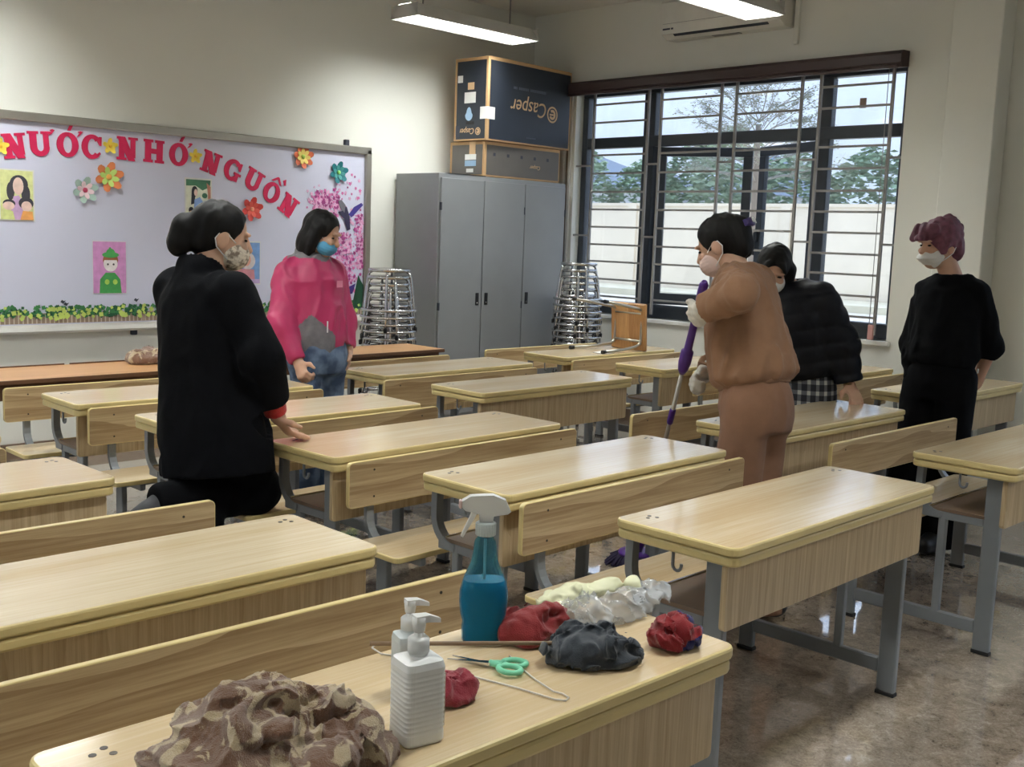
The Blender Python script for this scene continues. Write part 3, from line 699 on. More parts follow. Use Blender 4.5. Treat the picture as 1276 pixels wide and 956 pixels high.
# painted garden strip, blossom and bird cut-outs (paper glued to the board)
rs = np.random.RandomState(3)
b = MB(); b.box(NX0, NX1 - .045, -.0225, -.02, .86, .925); b.build('fence_strip', plain('brown_fence_print', srgb(150, 128, 112), .7), nb)
b = MB()
for x in np.arange(NX0, NX1 - .06, .028): b.box(x, x + .008, -.0238, -.0225, .86, .92)
tag(b.build('fence_pales', plain('pale_fence_print', srgb(196, 182, 166), .7), nb), kind='stuff')
for nm, n, rr, zz, col, ly in (('hedge_leaves', 900, .016, (.905, .968), srgb(58, 122, 72), .003), ('hedge_leaves', 350, .014, (.90, .965), srgb(34, 88, 58), .004), ('hedge_blooms', 260, .017, (.885, .965), srgb(196, 214, 110), .005)):
    b = MB()
    for _ in range(n):
        x = rs.uniform(NX0, NX1 - .07); z = rs.uniform(*zz); r = rr * rs.uniform(.6, 1.2)
        onb(b, x, z, rs.uniform(0, 6), 1, ly); plate(b, [(r * math.cos(a) * (1 if i % 2 else .7), r * math.sin(a) * (1 if i % 2 else .7)) for i, a in enumerate(np.arange(0, 6.2, .785))], .001)
    tag(b.build(nm, plain(nm + '%d' % n, col, .7, var=.2, scale=8), nb), kind='stuff')
for n, col, s in ((420, srgb(216, 120, 178), 1), (420, srgb(230, 180, 214), 2), (170, srgb(160, 60, 130), 3)):
    b = MB(); q = np.random.RandomState(s)
    for _ in range(n):
        u = q.uniform()
        if u < .22: x, z = q.normal(4.92, .055), q.normal(1.735, .035)
        elif u < .30: x, z = q.normal(5.05, .03), q.normal(1.72, .05)
        elif u < .5: x, z = min(q.normal(5.275, .02), 5.305), q.uniform(1.22, 1.64)
        elif u < .92: x, z = q.normal(5.12, .06), q.uniform(1.04, 1.50)
        else: x, z = q.uniform(5.0, 5.3), q.uniform(1.35, 1.95)
        r = q.uniform(.008, .018)
        onb(b, x, z, q.uniform(0, 6), 1, .002 * s * .5); plate(b, [(r * math.cos(a) * (1 if i % 2 else .55), r * math.sin(a) * (1 if i % 2 else .55)) for i, a in enumerate(np.arange(0, 6.2, .63))], .001)
    tag(b.build('blossom', plain('blossom_%d' % s, col, .7, var=.15, scale=20), nb), kind='stuff')
def cutout(nm, pts, x, z, col, ly=.004):
    b = MB(); onb(b, x, z, 0, 1, ly); plate(b, pts, .0015); b.build(nm, plain(nm + '_paper%d' % int(x * 1000), col, .6), nb)
cutout('leaf', [(-.06, -.12), (.045, -.12), (.05, .06), (.0, .14), (-.02, .05)], 5.265, 1.03, srgb(26, 74, 52))
cutout('leaf', [(-.06, -.03), (.05, -.01), (.08, .07), (-.02, .03)], 5.16, 1.035, srgb(62, 44, 120), .006)
cutout('bird_wing', [(0, 0), (.03, -.02), (.14, .08), (.12, .095), (.05, .06)], 5.16, 1.64, srgb(66, 56, 140), .008)
cutout('bird_body', [(-.045, .07), (-.005, .05), (.02, -.02), (.03, -.12), (.0, -.13), (-.03, -.04), (-.09, .01), (-.035, .025)], 5.15, 1.645, srgb(46, 42, 72), .006)
cutout('bird_wing', [(-.01, 0), (.0, .06), (-.04, .10), (-.07, .09), (-.05, .04)], 5.13, 1.65, srgb(110, 110, 120), .008)
b = MB()
for x, z in ((2.92, .995), (2.94, .98), (3.415, 1.0)): onb(b, x, z, 0, 1, .006); plate(b, [(-.018, 0), (0, -.012), (.018, .01), (.004, .006), (-.008, .014)], .001)
tag(b.build('butterfly_print', M['dark_print'], nb), kind='stuff')
b = MB(); b.box(5.40, 5.43, YB - .025, YB, .1, .80, b=.003); struct(b.build('trim_1', M['white']))

# ------------------------------------------------------------------ steel cabinet and boxes
cb = thing('steel_cabinet', 'grey three-door steel cabinet in the corner under the cardboard boxes', 'cabinet', (5.626, 6.45, 0))
CW, CH, CD = 1.455, 1.985, .52
b = MB(); b.box(0, CW, 0, CD, .0, CH, b=.004); b.build('body', M['cabinet'], cb)
b = MB(); b.box(.1, .5, -.002, .2, CH, CH + .004); b.build('top_sheet', M['black'], cb)
dx = [.012, .475, .945, CW - .012]
for i in range(3):
    b = MB(); b.box(dx[i] + .004, dx[i + 1] - .004, -.018, -.002, .08, CH - .035, b=.003); d = b.build('door', M['cabinet'], cb)
    hx = (dx[i + 1] - .05) if i == 0 else dx[i] + .05
    b = MB(); b.box(hx - .018, hx + .018, -.024, -.017, .955, 1.055, b=.003); h = b.build('recessed_handle', M['black'], d)
    b = MB(); b.X = Matrix.Translation((hx, -.0235, .975)) @ Matrix.Rotation(PI / 2, 4, 'X'); b.lathe([(.008, 0), (.008, .004)], 12); b.build('lock', M['chrome'], d)
    kx = dx[i] + .006 if i == 0 else dx[i + 1] - .006
    for z in (.95, 1.73):
        b = MB(); b.box(kx - .005, kx + .005, -.022, -.002, z - .03, z + .03); b.build('hinge', M['frame'], d)

def carton(name, label, loc, rz, L, D, H, body):
    t = thing(name, label, 'box', loc, rz)
    b = MB(); b.box(0, L, 0, D, 0, H); b.build('cardboard_body', M['card'], t)
    e = .025
    b = MB(); b.box(e, L - e * .6, -.002, 0, e * .5, H - e); b.build('front_print', M[body], t)
    b = MB(); b.box(-.002, 0, e * .8, D - e, e * .5, H - e); b.build('side_print', M[body], t)
    return t
def text(nm, s, size, mat, parent, loc, rot, shear=.0, xs=1.0):
    cu = bpy.data.curves.new(nm, 'FONT'); cu.body = s; cu.size = size; cu.extrude = .0006; cu.align_x = 'CENTER'; cu.align_y = 'CENTER'; cu.shear = shear
    cu.materials.append(M[mat]); o = bpy.data.objects.new(nm, cu); C.objects.link(o)
    dg = bpy.context.evaluated_depsgraph_get(); me = bpy.data.meshes.new_from_object(o.evaluated_get(dg)); bpy.data.objects.remove(o); me.materials.clear(); me.materials.append(M[mat])
    o = bpy.data.objects.new(nm, me); C.objects.link(o); o.parent = parent; o.location = loc; o.rotation_euler = rot; o.scale = (xs, 1, 1); return o
def logo(parent, loc, R, rot):
    b = MB(); n = 28
    def rg2(r1, r0, a0, a1, m):
        for i in range(m):
            u, v = a0 + (a1 - a0) * i / m, a0 + (a1 - a0) * (i + 1) / m
            b.add([(r1 * math.cos(u), r1 * math.sin(u), 0), (r1 * math.cos(v), r1 * math.sin(v), 0), (r0 * math.cos(v), r0 * math.sin(v), 0), (r0 * math.cos(u), r0 * math.sin(u), 0)], [(0, 1, 2, 3)])
    rg2(R, R * .78, 0, 2 * PI, n); rg2(R * .62, R * .3, .5, 2 * PI - .9, 18)
    b.add([(-R * .3, -R * .1, 0), (R * .55, -R * .1, 0), (R * .5, R * .12, 0), (-R * .3, R * .1, 0)], [(0, 1, 2, 3)])
    o = b.build('printed_logo', M['tan_print'], parent); o.location = loc; o.rotation_euler = rot
bx1 = carton('cardboard_box', 'large navy printed carton standing upside down on top of the pile', (6.089, 6.42, 2.272), math.radians(2.5), 1.03, .37, .65, 'navy_card')
# a flipped box: the wording stands on its head
FR = (PI / 2, PI, 0)
text('lettering', 'Casper', .17, 'tan_print', bx1, (.50, -.0035, .30), (PI / 2, PI, 0), .22, .9)
logo(bx1, (.79, -.0035, .275), .068, (PI / 2, PI, 0))
b = MB()
for i in range(26):
    if i in (3, 12): continue
    b.box(.30 + i * .0155, .312 + i * .0155, -.0035, -.002, .43, .452)
for i in range(10): b.box(.47 + i * .012, .479 + i * .012, -.0035, -.002, .052, .062)
tag(b.build('small_print', plain('faint_print', srgb(78, 84, 96), .6), bx1), kind='stuff')
SD = (PI / 2, PI, -PI / 2)
text('lettering', 'Casper', .066, 'tan_print', bx1, (-.0035, .22, .075), SD, .22, .9)
logo(bx1, (-.0035, .095, .07), .03, SD)
def sticker(t, y0, y1, z0, z1, mat='paper', nm='label_sticker'): b = MB(); b.box(-.0045, -.002, y0, y1, z0, z1); return b.build(nm, M[mat], t)
sticker(bx1, .28, .335, .46, .515); sticker(bx1, .15, .22, .40, .455, 'tan_print'); sticker(bx1, .13, .255, .295, .38)
b = MB(); b.add([(-.004, .20 + .042 * math.cos(a) * (1 if math.sin(a) < .3 else .72), .20 + .055 * math.sin(a) * (1.15 if math.sin(a) > 0 else .8)) for a in [2 * PI * i / 20 for i in range(20)]], [list(range(20))]); b.build('drop_emblem', M['pale_blue'], bx1)
b = MB(); b.box(-.004, -.0022, .14, .23, .125, .15); b.build('hand_hole', M['black'], bx1)
b = MB(); b.box(-.0045, -.002, -.002, .075, .165, .26); b.box(-.0045, .085, -.0045, -.002, .165, .26); b.build('wrapped_label', M['paper'], bx1)
b = MB(); b.box(-.0045, -.0021, .30, .345, .03, .12); b.build('symbol_print', M['dark_print'], bx1)
b = MB(); b.box(.02, 1.0, -.004, .37, .65, .652); b.build('flap_tape', M['card'], bx1)
bx2 = carton('cardboard_box', 'flat grey-brown carton squeezed between cabinet and navy carton', (6.105, 6.455, 1.99), math.radians(1.0), .91, .40, .275, 'grey_card')
b = MB(); b.box(-.004, -.002, .10, .17, .17, .275); b.build('tape', M['tan_print'], bx2)
sticker(bx2, .09, .22, .13, .175); sticker(bx2, .09, .22, .08, .125, 'pale_blue'); sticker(bx2, .12, .20, .03, .06)
text('lettering', 'Casper', .045, 'tan_print', bx2, (.60, -.0035, .105), (PI / 2, PI, 0), .22)
for i in range(5):
    b = MB(); b.box(.10 + i * .16, .125 + i * .16, -.0035, -.002, .165, .19); b.build('symbol_print', M['dark_print'], bx2)

# ------------------------------------------------------------------ steel stools in stacks
def make_stool():
    t = thing('steel_stool', 'x', 'stool')
    b = MB(); b.lathe([(.0, .452), (.06, .450), (.128, .446), (.146, .449), (.152, .443), (.150, .428), (.142, .424), (.135, .43), (.0, .438)], 28); b.build('seat', M['chrome'], t)
    b = MB(); pts = [(.07, 0, .428), (.115, 0, .432), (.142, 0, .418), (.154, 0, .385), (.168, 0, .27), (.186, 0, .10), (.194, 0, .012)]
    b.tube(pts, .0095, 8); ml = b.mesh('leg', [M['chrome']])
    b = MB(); b.lathe([(.013, 0), (.014, .03), (.011, .034)], 10); mf = b.mesh('rubber_foot', [M['black']])
    for k in range(4):
        l = inst('leg', ml, t, (0, 0, 0), (0, 0, k * PI / 2 + PI / 4)); inst('rubber_foot', mf, l, (.194, 0, 0))
    b = MB(); b.tube([(.193 * math.cos(a), .193 * math.sin(a), .155) for a in [2 * PI * i / 30 for i in range(30)]], .0105, 8, closed=True); b.build('footrest_ring', M['chrome'], t)
    return t
sproto = make_stool()
_st = {}
for c in C.objects:
    if c.parent: _st.setdefault(c.parent.name, []).append(c)
ORD = ['topmost', 'second', 'third', 'fourth', 'fifth', 'sixth', 'seventh', 'eighth', 'ninth', 'tenth', 'eleventh', 'twelfth', 'thirteenth', 'fourteenth', 'fifteenth', 'sixteenth', 'seventeenth', 'eighteenth']
def stack(x, y, n, dz, side, seed):
    global sproto
    q = random.Random(seed)
    for i in range(n):
        o = copy_tree(sproto, None, _st)
        o['label'] = ('topmost' if i == n - 1 else ORD[n - 1 - i] + ' from top') + ' steel stool in the stack on the %s of the grey cabinet' % side
        o['group'] = 'steel stools stacked on the %s of the cabinet' % side
        o.location = (x + q.uniform(-.006, .006), y + q.uniform(-.006, .006), i * dz); o.rotation_euler = (0, 0, q.uniform(-.22, .22) + (i % 2) * .35)
stack(4.93, 6.16, 17, .0505, 'near side', 2)
stack(6.72, 5.93, 18, .0515, 'window side', 5)
for ch in list(_st.get(sproto.name, [])):
    for g in _st.get(ch.name, []): bpy.data.objects.remove(g)
    bpy.data.objects.remove(ch)
bpy.data.objects.remove(sproto)

# wooden stool lying on its side on a desk
ws = thing('wooden_stool', 'square wood-seat steel stool lying on its side on a desk', 'stool', (6.12, 4.90, .742), math.radians(-6))
tub = plain('satin_tube', srgb(178, 174, 164), .3, .85)
b = MB(); b.X = Matrix.Rotation(math.radians(-4), 4, 'Y'); b.box(-.01, .022, -.17, .17, .0, .335, b=.008); b.build('seat', wood('stool_ply', 'Z', srgb(206, 164, 112), srgb(166, 120, 74), .4, 14, .9), ws)
for y, nm in ((-.135, 'a'), (.125, 'b')):
    sp = .035 if y < 0 else .055
    b = MB(); b.tube([(-.40, y * 1.25, -.0 + .012), (-.2, y * 1.1, .018), (-.06, y, .035), (-.028, y, .05), (-.018, y, .085), (-.014, y, .25), (-.022, y, .285), (-.05, y, .30), (-.2, y * 1.1, .325), (-.40, y * 1.25, .355)], .0105, 8); b.build('leg_frame', tub, ws)
    for z in (.012, .355):
        b = MB(); b.tube([(-.425, y * 1.27, z + (.0 if z < .1 else .003)), (-.39, y * 1.24, z)], .0135, 8); b.build('rubber_foot', M['black'], ws)
for z in (.07, .265):
    b = MB(); b.tube([(-.022, -.135, z), (-.022, .125, z)], .009, 8); b.build('cross_tube', tub, ws)
sh = tag(None or (lambda: (lambda b: (b.box(-.09, .09, -.055, .055, 0, .004), b)[1])(MB()).build('paper_scrap', M['paper']))(), 'white paper scrap on the desk under the lying stool', 'paper')
sh.location = (5.78, 4.83, .742); sh.rotation_euler = (0, 0, .3)

# ------------------------------------------------------------------ brown tables along the back
def brown_table(x0, x1, y0, y1, z, rz, label):
    t = thing('long_table', label, 'table', (x0, y0, 0), rz)
    L, D = x1 - x0, y1 - y0
    b = MB(); b.rboard(0, L, 0, D, z - .022, z, .006, .003, 0, 1); b.build('tabletop', [M['brown_top'], M['dark_edge']], t)
    b = MB(); b.box(.03, L - .03, .03, .05, z - .10, z - .022); b.build('front_rail', M['dark_edge'], t)
    for x in (.05, L - .05):
        for y in (.05, D - .05):
            b = MB(); b.box(x - .018, x + .018, y - .018, y + .018, 0, z - .022, b=.003); b.build('leg', M['steel_paint'], t)
    return t
lt = brown_table(1.62, 3.02, 5.28, 5.76, .75, 0, 'long orange-brown table at the left, with the crumpled cloth on it')
for a in (0.02, .38, .82):
    b = MB(); b.box(a, a + (.33 if a < .1 else .41), .474, .482, .75, .757); b.build('back_edging', M['dark_edge'], lt)
brown_table(3.40, 4.84, 5.42, 5.82, .752, .012, 'long orange-brown table in front of the stools by the cabinet')

# ------------------------------------------------------------------ soft shapes: blended distance fields turned into one mesh
def vnoise(p, seed=0):
    """smooth value noise in [-1, 1], p (N, 3)"""
    i = np.floor(p).astype(np.int64); f = (p - i).astype(np.float32); f = f * f * (3 - 2 * f)
    def h(a, b, c):
        n = (a * 374761393 + b * 668265263 + c * 2147483647 + seed * 974711) & 0xffffffff
        n = ((n ^ (n >> 13)) * 1274126177) & 0xffffffff
        return ((n ^ (n >> 16)) & 0xffff).astype(np.float32) / 32767.5 - 1
    x, y, z = i[:, 0], i[:, 1], i[:, 2]; r = 0
    for dx in (0, 1):
        wx = f[:, 0] if dx else 1 - f[:, 0]
        for dy in (0, 1):
            wy_ = f[:, 1] if dy else 1 - f[:, 1]
            for dz in (0, 1):
                wz_ = f[:, 2] if dz else 1 - f[:, 2]
                r = r + wx * wy_ * wz_ * h(x + dx, y + dy, z + dz)
    return r
A3 = lambda v: np.array(v, dtype=np.float32)
def nrm(v): v = A3(v); return v / (np.linalg.norm(v) + 1e-9)
def cap(a, b, ra, rb):
    a, b = A3(a), A3(b); ba = b - a; L2 = float(ba @ ba) + 1e-12
    def f(p):
        h = np.clip((p - a) @ ba / L2, 0, 1)
        return np.linalg.norm(p - a - h[:, None] * ba, axis=1) - (ra + (rb - ra) * h)
    return f
def ell(c, r, R=None):
    c, r = A3(c), A3(r); R = np.eye(3, dtype=np.float32) if R is None else np.array(R, dtype=np.float32)   # rows of R: local axes
    def f(p):
        q = (p - c) @ R.T
        k0 = np.linalg.norm(q / r, axis=1); k1 = np.linalg.norm(q / (r * r), axis=1) + 1e-9
        return k0 * (k0 - 1) / k1
    return f
def loft(secs, power=2.0):
    """one smooth elliptic tube through sections (centre, side axis, front axis, half width, half depth)"""
    S = np.array([np.concatenate([A3(c), A3(s0), A3(f0), A3((w, d))]) for c, s0, f0, w, d in secs], dtype=np.float64)
    c0, c1 = S[0, :3], S[-1, :3]; L = np.linalg.norm(c1 - c0); u = (c1 - c0) / L
    t = (S[:, :3] - c0) @ u
    tt = np.linspace(0, t[-1], 60); out = np.zeros((60, S.shape[1])); n = len(t)
    m = np.zeros_like(S)                                             # monotone-ish cubic through the sections
    for i in range(n):
        i0, i1 = max(i - 1, 0), min(i + 1, n - 1); m[i] = (S[i1] - S[i0]) / (t[i1] - t[i0] + 1e-9)
    for k, x in enumerate(tt):
        i = min(max(np.searchsorted(t, x) - 1, 0), n - 2); h = t[i + 1] - t[i]; q = (x - t[i]) / h
        out[k] = (2 * q ** 3 - 3 * q * q + 1) * S[i] + (q ** 3 - 2 * q * q + q) * h * m[i] + (-2 * q ** 3 + 3 * q * q) * S[i + 1] + (q ** 3 - q * q) * h * m[i + 1]
    c0f, uf = A3(c0), A3(u); out = out.astype(np.float32)
    def g(p):
        x = (p - c0f) @ uf; h = np.clip(x, 0, L); e = np.abs(x - h)
        I = [np.interp(h, tt, out[:, j]).astype(np.float32) for j in range(out.shape[1])]
        q = p - np.stack(I[:3], 1); sx = np.stack(I[3:6], 1); fy = np.stack(I[6:9], 1); w, d = I[9], I[10]
        X = np.sum(q * sx, 1); Y = np.sum(q * fy, 1)
        k = (np.abs(X / w) ** power + np.abs(Y / d) ** power) ** (1 / power); k1 = np.sqrt((X / (w * w)) ** 2 + (Y / (d * d)) ** 2) + 1e-6
        di = np.where(k > 1e-3, k * (k - 1) / k1, -np.minimum(w, d))
        return np.where(e > 0, np.sqrt(np.maximum(di, 0) ** 2 + e * e), di)
    return [g]
def smin(a, b, k):
    h = np.clip(.5 + .5 * (b - a) / k, 0, 1); return b + (a - b) * h - k * h * (1 - h)
def smax(a, b, k): return -smin(-a, -b, k)

def sdf_mesh(name, prims, lo, hi, h, k=.02, post=None, mats=None, parent=None, face_mat=None, origin=(0, 0, 0), smooth_it=1):
    """surface nets over blocks near the zero set; prims are blended with smin(k); post(p, d) may cut or displace"""
    B = 8; lo, hi = A3(lo), A3(hi); bs = B * h
    nb = np.ceil((hi - lo) / bs).astype(int)
    g = np.stack(np.meshgrid(*[np.arange(n) for n in nb], indexing='ij'), -1).reshape(-1, 3)
    cen = lo + (g + .5) * bs; cen = cen.astype(np.float32)
    pd = np.stack([f(cen) for f in prims], 1); hd = bs * .87
    keep = np.abs(pd.min(1)) < hd + k + .03
    g, pd, cen = g[keep], pd[keep], cen[keep]
    n = B + 1; loc = np.stack(np.meshgrid(np.arange(n), np.arange(n), np.arange(n), indexing='ij'), -1).reshape(-1, 3)
    pts = (lo + (g[:, None, :] * B + loc[None]) * h).astype(np.float32)           # (nb, n^3, 3)
    D = np.full(pts.shape[:2], 9.0, np.float32)
    mn = pd.min(1)
    for i, f in enumerate(prims):
        m = np.where(pd[:, i] < np.maximum(mn, 0) + hd * 2 + k + .01)[0]
        if len(m) == 0: continue
        v = f(pts[m].reshape(-1, 3)).reshape(len(m), -1)
        D[m] = np.where(D[m] > 8, v, smin(D[m], v, k))
    if post is not None: D = post(pts.reshape(-1, 3), D.reshape(-1)).reshape(D.shape)
    D = D.reshape(-1, n, n, n)
    S = D < 0
    c8 = np.stack([S[:, i:i + B, j:j + B, l:l + B] for i in (0, 1) for j in (0, 1) for l in (0, 1)], -1).sum(-1)
    bi, ci, cj, cl = np.where((c8 > 0) & (c8 < 8))
    N = len(bi); acc = np.zeros((N, 3), np.float32); cnt = np.zeros(N, np.float32)
    crn = [(i, j, l) for i in (0, 1) for j in (0, 1) for l in (0, 1)]
    val = {c: D[bi, ci + c[0], cj + c[1], cl + c[2]] for c in crn}
    for a in crn:
        for ax in range(3):
            if a[ax] == 0:
                b_ = list(a); b_[ax] = 1; b_ = tuple(b_); va, vb_ = val[a], val[b_]
                m = (va < 0) != (vb_ < 0); t = np.where(m, va / (va - vb_ + 1e-12), 0)
                for x in range(3): acc[:, x] += np.where(m, a[x] + (t if x == ax else 0), 0)
                cnt += m
    cell = np.stack([g[bi, 0] * B + ci, g[bi, 1] * B + cj, g[bi, 2] * B + cl], 1)
    V = lo + (cell + acc / cnt[:, None]) * h
    dims = nb * B + 4
    key = lambda c: (c[:, 0].astype(np.int64) * dims[1] + c[:, 1]) * dims[2] + c[:, 2]
    ks = key(cell); order = np.argsort(ks); ksort = ks[order]
    def look(c):
        kk = key(c); i = np.clip(np.searchsorted(ksort, kk), 0, N - 1); return np.where(ksort[i] == kk, order[i], -1)
    quads = []
    for ax in range(3):
        sh = [0, 0, 0]; sh[ax] = 1
        a = S[:, :B, :B, :B]; b_ = S[:, sh[0]:sh[0] + B, sh[1]:sh[1] + B, sh[2]:sh[2] + B]
        q, i, j, l = np.where(a != b_); ins = a[q, i, j, l]
        P0 = np.stack([g[q, 0] * B + i, g[q, 1] * B + j, g[q, 2] * B + l], 1)
        o1, o2 = [(1, 2), (2, 0), (0, 1)][ax]
        e1 = np.zeros(3, int); e1[o1] = 1; e2 = np.zeros(3, int); e2[o2] = 1
        Q = np.stack([look(P0 - e1 - e2), look(P0 - e2), look(P0), look(P0 - e1)], 1)
        Q = np.where(ins[:, None], Q, Q[:, ::-1]); quads.append(Q[(Q >= 0).all(1)])
    Q = np.concatenate(quads)
    for _ in range(smooth_it):                                                   # relax towards neighbours a little
        s_ = np.zeros_like(V); c_ = np.zeros(N, np.float32)
        for i in range(4):
            for o_ in (1, 3):
                np.add.at(s_, Q[:, i], V[Q[:, (i + o_) % 4]]); np.add.at(c_, Q[:, i], 1)
        V = np.where(c_[:, None] > 0, V * .5 + .5 * s_ / np.maximum(c_, 1)[:, None], V)
    org = A3(origin); me = bpy.data.meshes.new(name)
    me.vertices.add(N); me.vertices.foreach_set('co', (V - org).astype(np.float32).ravel())
    me.loops.add(Q.size); me.loops.foreach_set('vertex_index', Q.astype(np.int32).ravel())
    me.polygons.add(len(Q)); me.polygons.foreach_set('loop_start', np.arange(0, Q.size, 4, dtype=np.int32)); me.polygons.foreach_set('loop_total', np.full(len(Q), 4, np.int32))
    me.polygons.foreach_set('use_smooth', np.ones(len(Q), bool))
    for m in (mats if isinstance(mats, (list, tuple)) else [mats]): me.materials.append(m)
    if face_mat is not None: me.polygons.foreach_set('material_index', face_mat(V[Q].mean(1)).astype(np.int32))
    me.update(calc_edges=True); me.validate()
    o = bpy.data.objects.new(name, me); C.objects.link(o)
    if parent is not None: o.parent = parent
    return o

# ------------------------------------------------------------------ cleaning things on the nearest desk
TZ = .741
def put(t, x, y, z=TZ, rz=0): t.location = (x, y, z); t.rotation_euler = (0, 0, rz); return t
def heap(name, label, cat, x, y, blobs, mats, h=.004, amp=.012, fr=28., seed=1, face_mat=None, ridge=True, dz=.0, rolls=10, rollr=.010, fuzz=0.0):
    """crumpled cloth: blobs (dx, dy, dz, rx, ry, rz) folded by ridged noise, flat underneath"""
    prims = [ell((x + a, y + b, TZ + c + dz), r) for a, b, c, *r in blobs]
    q_ = np.random.RandomState(seed)
    for _ in range(rolls):                                           # folded-over ridges lying on the heap
        a, b, c, rx, ry, rz_ = blobs[q_.randint(len(blobs))]
        th = q_.uniform(0, 6.28); dth = q_.uniform(-1.1, 1.1); el = q_.uniform(.1, 1.2); de = q_.uniform(-.5, .5); rr = q_.uniform(.7, 1.3) * rollr
        P_ = []
        for i in range(5):
            t_h, e_ = th + dth * i / 4, el + de * i / 4
            P_.append((x + a + rx * math.cos(e_) * math.cos(t_h), y + b + ry * math.cos(e_) * math.sin(t_h), TZ + dz + c + rz_ * math.sin(e_)))
        for i in range(4): prims.append(cap(P_[i], P_[i + 1], rr, rr * q_.uniform(.7, 1.1)))
    def post(p, d):
        q = (p - A3((x, y, TZ))) * fr
        w = q + 1.5 * np.stack([vnoise(q * .55 + 7, seed), vnoise(q * .55 + 31, seed + 1), vnoise(q * .55 + 53, seed + 2)], 1)
        n = (1 - np.abs(vnoise(w, seed + 3))) ** 2 - .45 if ridge else vnoise(w, seed + 3)
        n2 = vnoise(w * 2.3, seed + 4)
        d = d - amp * n * 1.2 - amp * .3 * n2
        if fuzz: d = d - fuzz * vnoise(p * 190, 77) - fuzz * .6 * vnoise(p * 330, 78)
        return smax(d, TZ + .001 + dz - p[:, 2], .003)
    xs = [b[0] - b[3] for b in blobs] + [b[0] + b[3] for b in blobs]; ys = [b[1] - b[4] for b in blobs] + [b[1] + b[4] for b in blobs]; zs = [b[2] + b[5] for b in blobs]
    m = amp * 1.5 + .02
    o = sdf_mesh(name, prims, (x + min(xs) - m, y + min(ys) - m, TZ - .02), (x + max(xs) + m, y + max(ys) + m, TZ + max(zs) + m + dz), h, .008, post, mats, None, face_mat, (x, y, TZ + dz), 1)
    o.location = (x, y, TZ + dz); tag(o, label, cat); return o
def cloth_mat(name, c, rough=.9, bump=.5, bscale=500, sheen=.3, var=.12):
    m = plain(name, c, rough, var=var, scale=30, bump=bump, bscale=bscale)
    b_ = m.node_tree.nodes['Principled BSDF']; b_.inputs['Sheen Weight'].default_value = sheen; b_.inputs['Specular IOR Level'].default_value = .25; return m
def towel_mat():
    t = NT('brown_cream_towelling'); co = t.n('ShaderNodeTexCoord')
    ns = t.n('ShaderNodeTexNoise'); ns.inputs['Scale'].default_value = 9; t.l(co.outputs['Object'], ns.inputs['Vector'])
    sc = t.n('ShaderNodeVectorMath', operation='SCALE'); sc.inputs['Scale'].default_value = .09; t.l(ns.outputs['Color'], sc.inputs[0])
    ad = t.n('ShaderNodeVectorMath', operation='ADD'); t.l(co.outputs['Object'], ad.inputs[0]); t.l(sc.outputs[0], ad.inputs[1])
    vo = t.n('ShaderNodeTexNoise'); vo.inputs['Scale'].default_value = 20; vo.inputs['Detail'].default_value = 1.5; vo.inputs['Distortion'].default_value = 1.3; t.l(ad.outputs[0], vo.inputs['Vector'])
    rp = t.n('ShaderNodeValToRGB'); e = rp.color_ramp.elements; e[0].position = .52; e[0].color = srgb(118, 76, 44); e[1].position = .56; e[1].color = srgb(198, 178, 142)
    n2 = t.n('ShaderNodeTexNoise'); n2.inputs['Scale'].default_value = 640; n2.inputs['Detail'].default_value = 3; t.l(co.outputs['Object'], n2.inputs['Vector'])
    ma = t.n('ShaderNodeMath', operation='MULTIPLY_ADD'); ma.inputs[1].default_value = .16; t.l(n2.outputs['Fac'], ma.inputs[0]); t.l(vo.outputs['Fac'], ma.inputs[2])
    su = t.n('ShaderNodeMath', operation='SUBTRACT'); su.inputs[1].default_value = .08; t.l(ma.outputs[0], su.inputs[0])
    t.l(su.outputs[0], rp.inputs['Fac']); t.l(rp.outputs['Color'], t.b.inputs['Base Color'])
    bp = t.n('ShaderNodeBump'); bp.inputs['Strength'].default_value = 1.0; bp.inputs['Distance'].default_value = .0035; t.l(n2.outputs['Fac'], bp.inputs['Height']); t.l(bp.outputs['Normal'], t.b.inputs['Normal'])
    t.set(Roughness=1.0); t.b.inputs['Sheen Weight'].default_value = .6; t.b.inputs['Sheen Roughness'].default_value = .6; t.b.inputs['Specular IOR Level'].default_value = .1
    return t.m
M['towel'] = towel_mat()
heap('towel', 'crumpled brown and cream patterned towel on the nearest desk', 'towel', .80, 1.26,
     [(-.05, .0, .03, .105, .10, .075), (-.02, .01, .08, .06, .06, .045), (.09, .0, .035, .09, .085, .05), (.0, -.08, .02, .09, .06, .045), (.10, -.06, .02, .07, .06, .04)], M['towel'], .0022, .016, 18., 4, rolls=26, rollr=.017, fuzz=.0016)
b = MB(); b.box(-.04, .04, -.03, .03, 0, .012, b=.005); tag(put(b.build('blue_packet', plain('deep_blue_film', srgb(28, 44, 128), .25)), .80, 1.10), 'deep blue packet peeping out from under the towel', 'packet')
heap('rag', 'dark red crumpled rag behind the stick, beside the spray bottle', 'rag', 1.475, 1.385, [(-.02, 0, .018, .055, .05, .035), (.02, -.01, .026, .04, .04, .030)], cloth_mat('dark_red_rag', srgb(134, 42, 44)), .003, .011, 34., 8)
heap('rag', 'charcoal crumpled rag in the middle of the rags', 'rag', 1.475, 1.235, [(0, 0, .022, .065, .055, .038), (.035, -.035, .012, .05, .04, .024), (-.03, .03, .015, .045, .04, .032)], cloth_mat('charcoal_rag', srgb(50, 56, 64)), .003, .012, 38., 15)
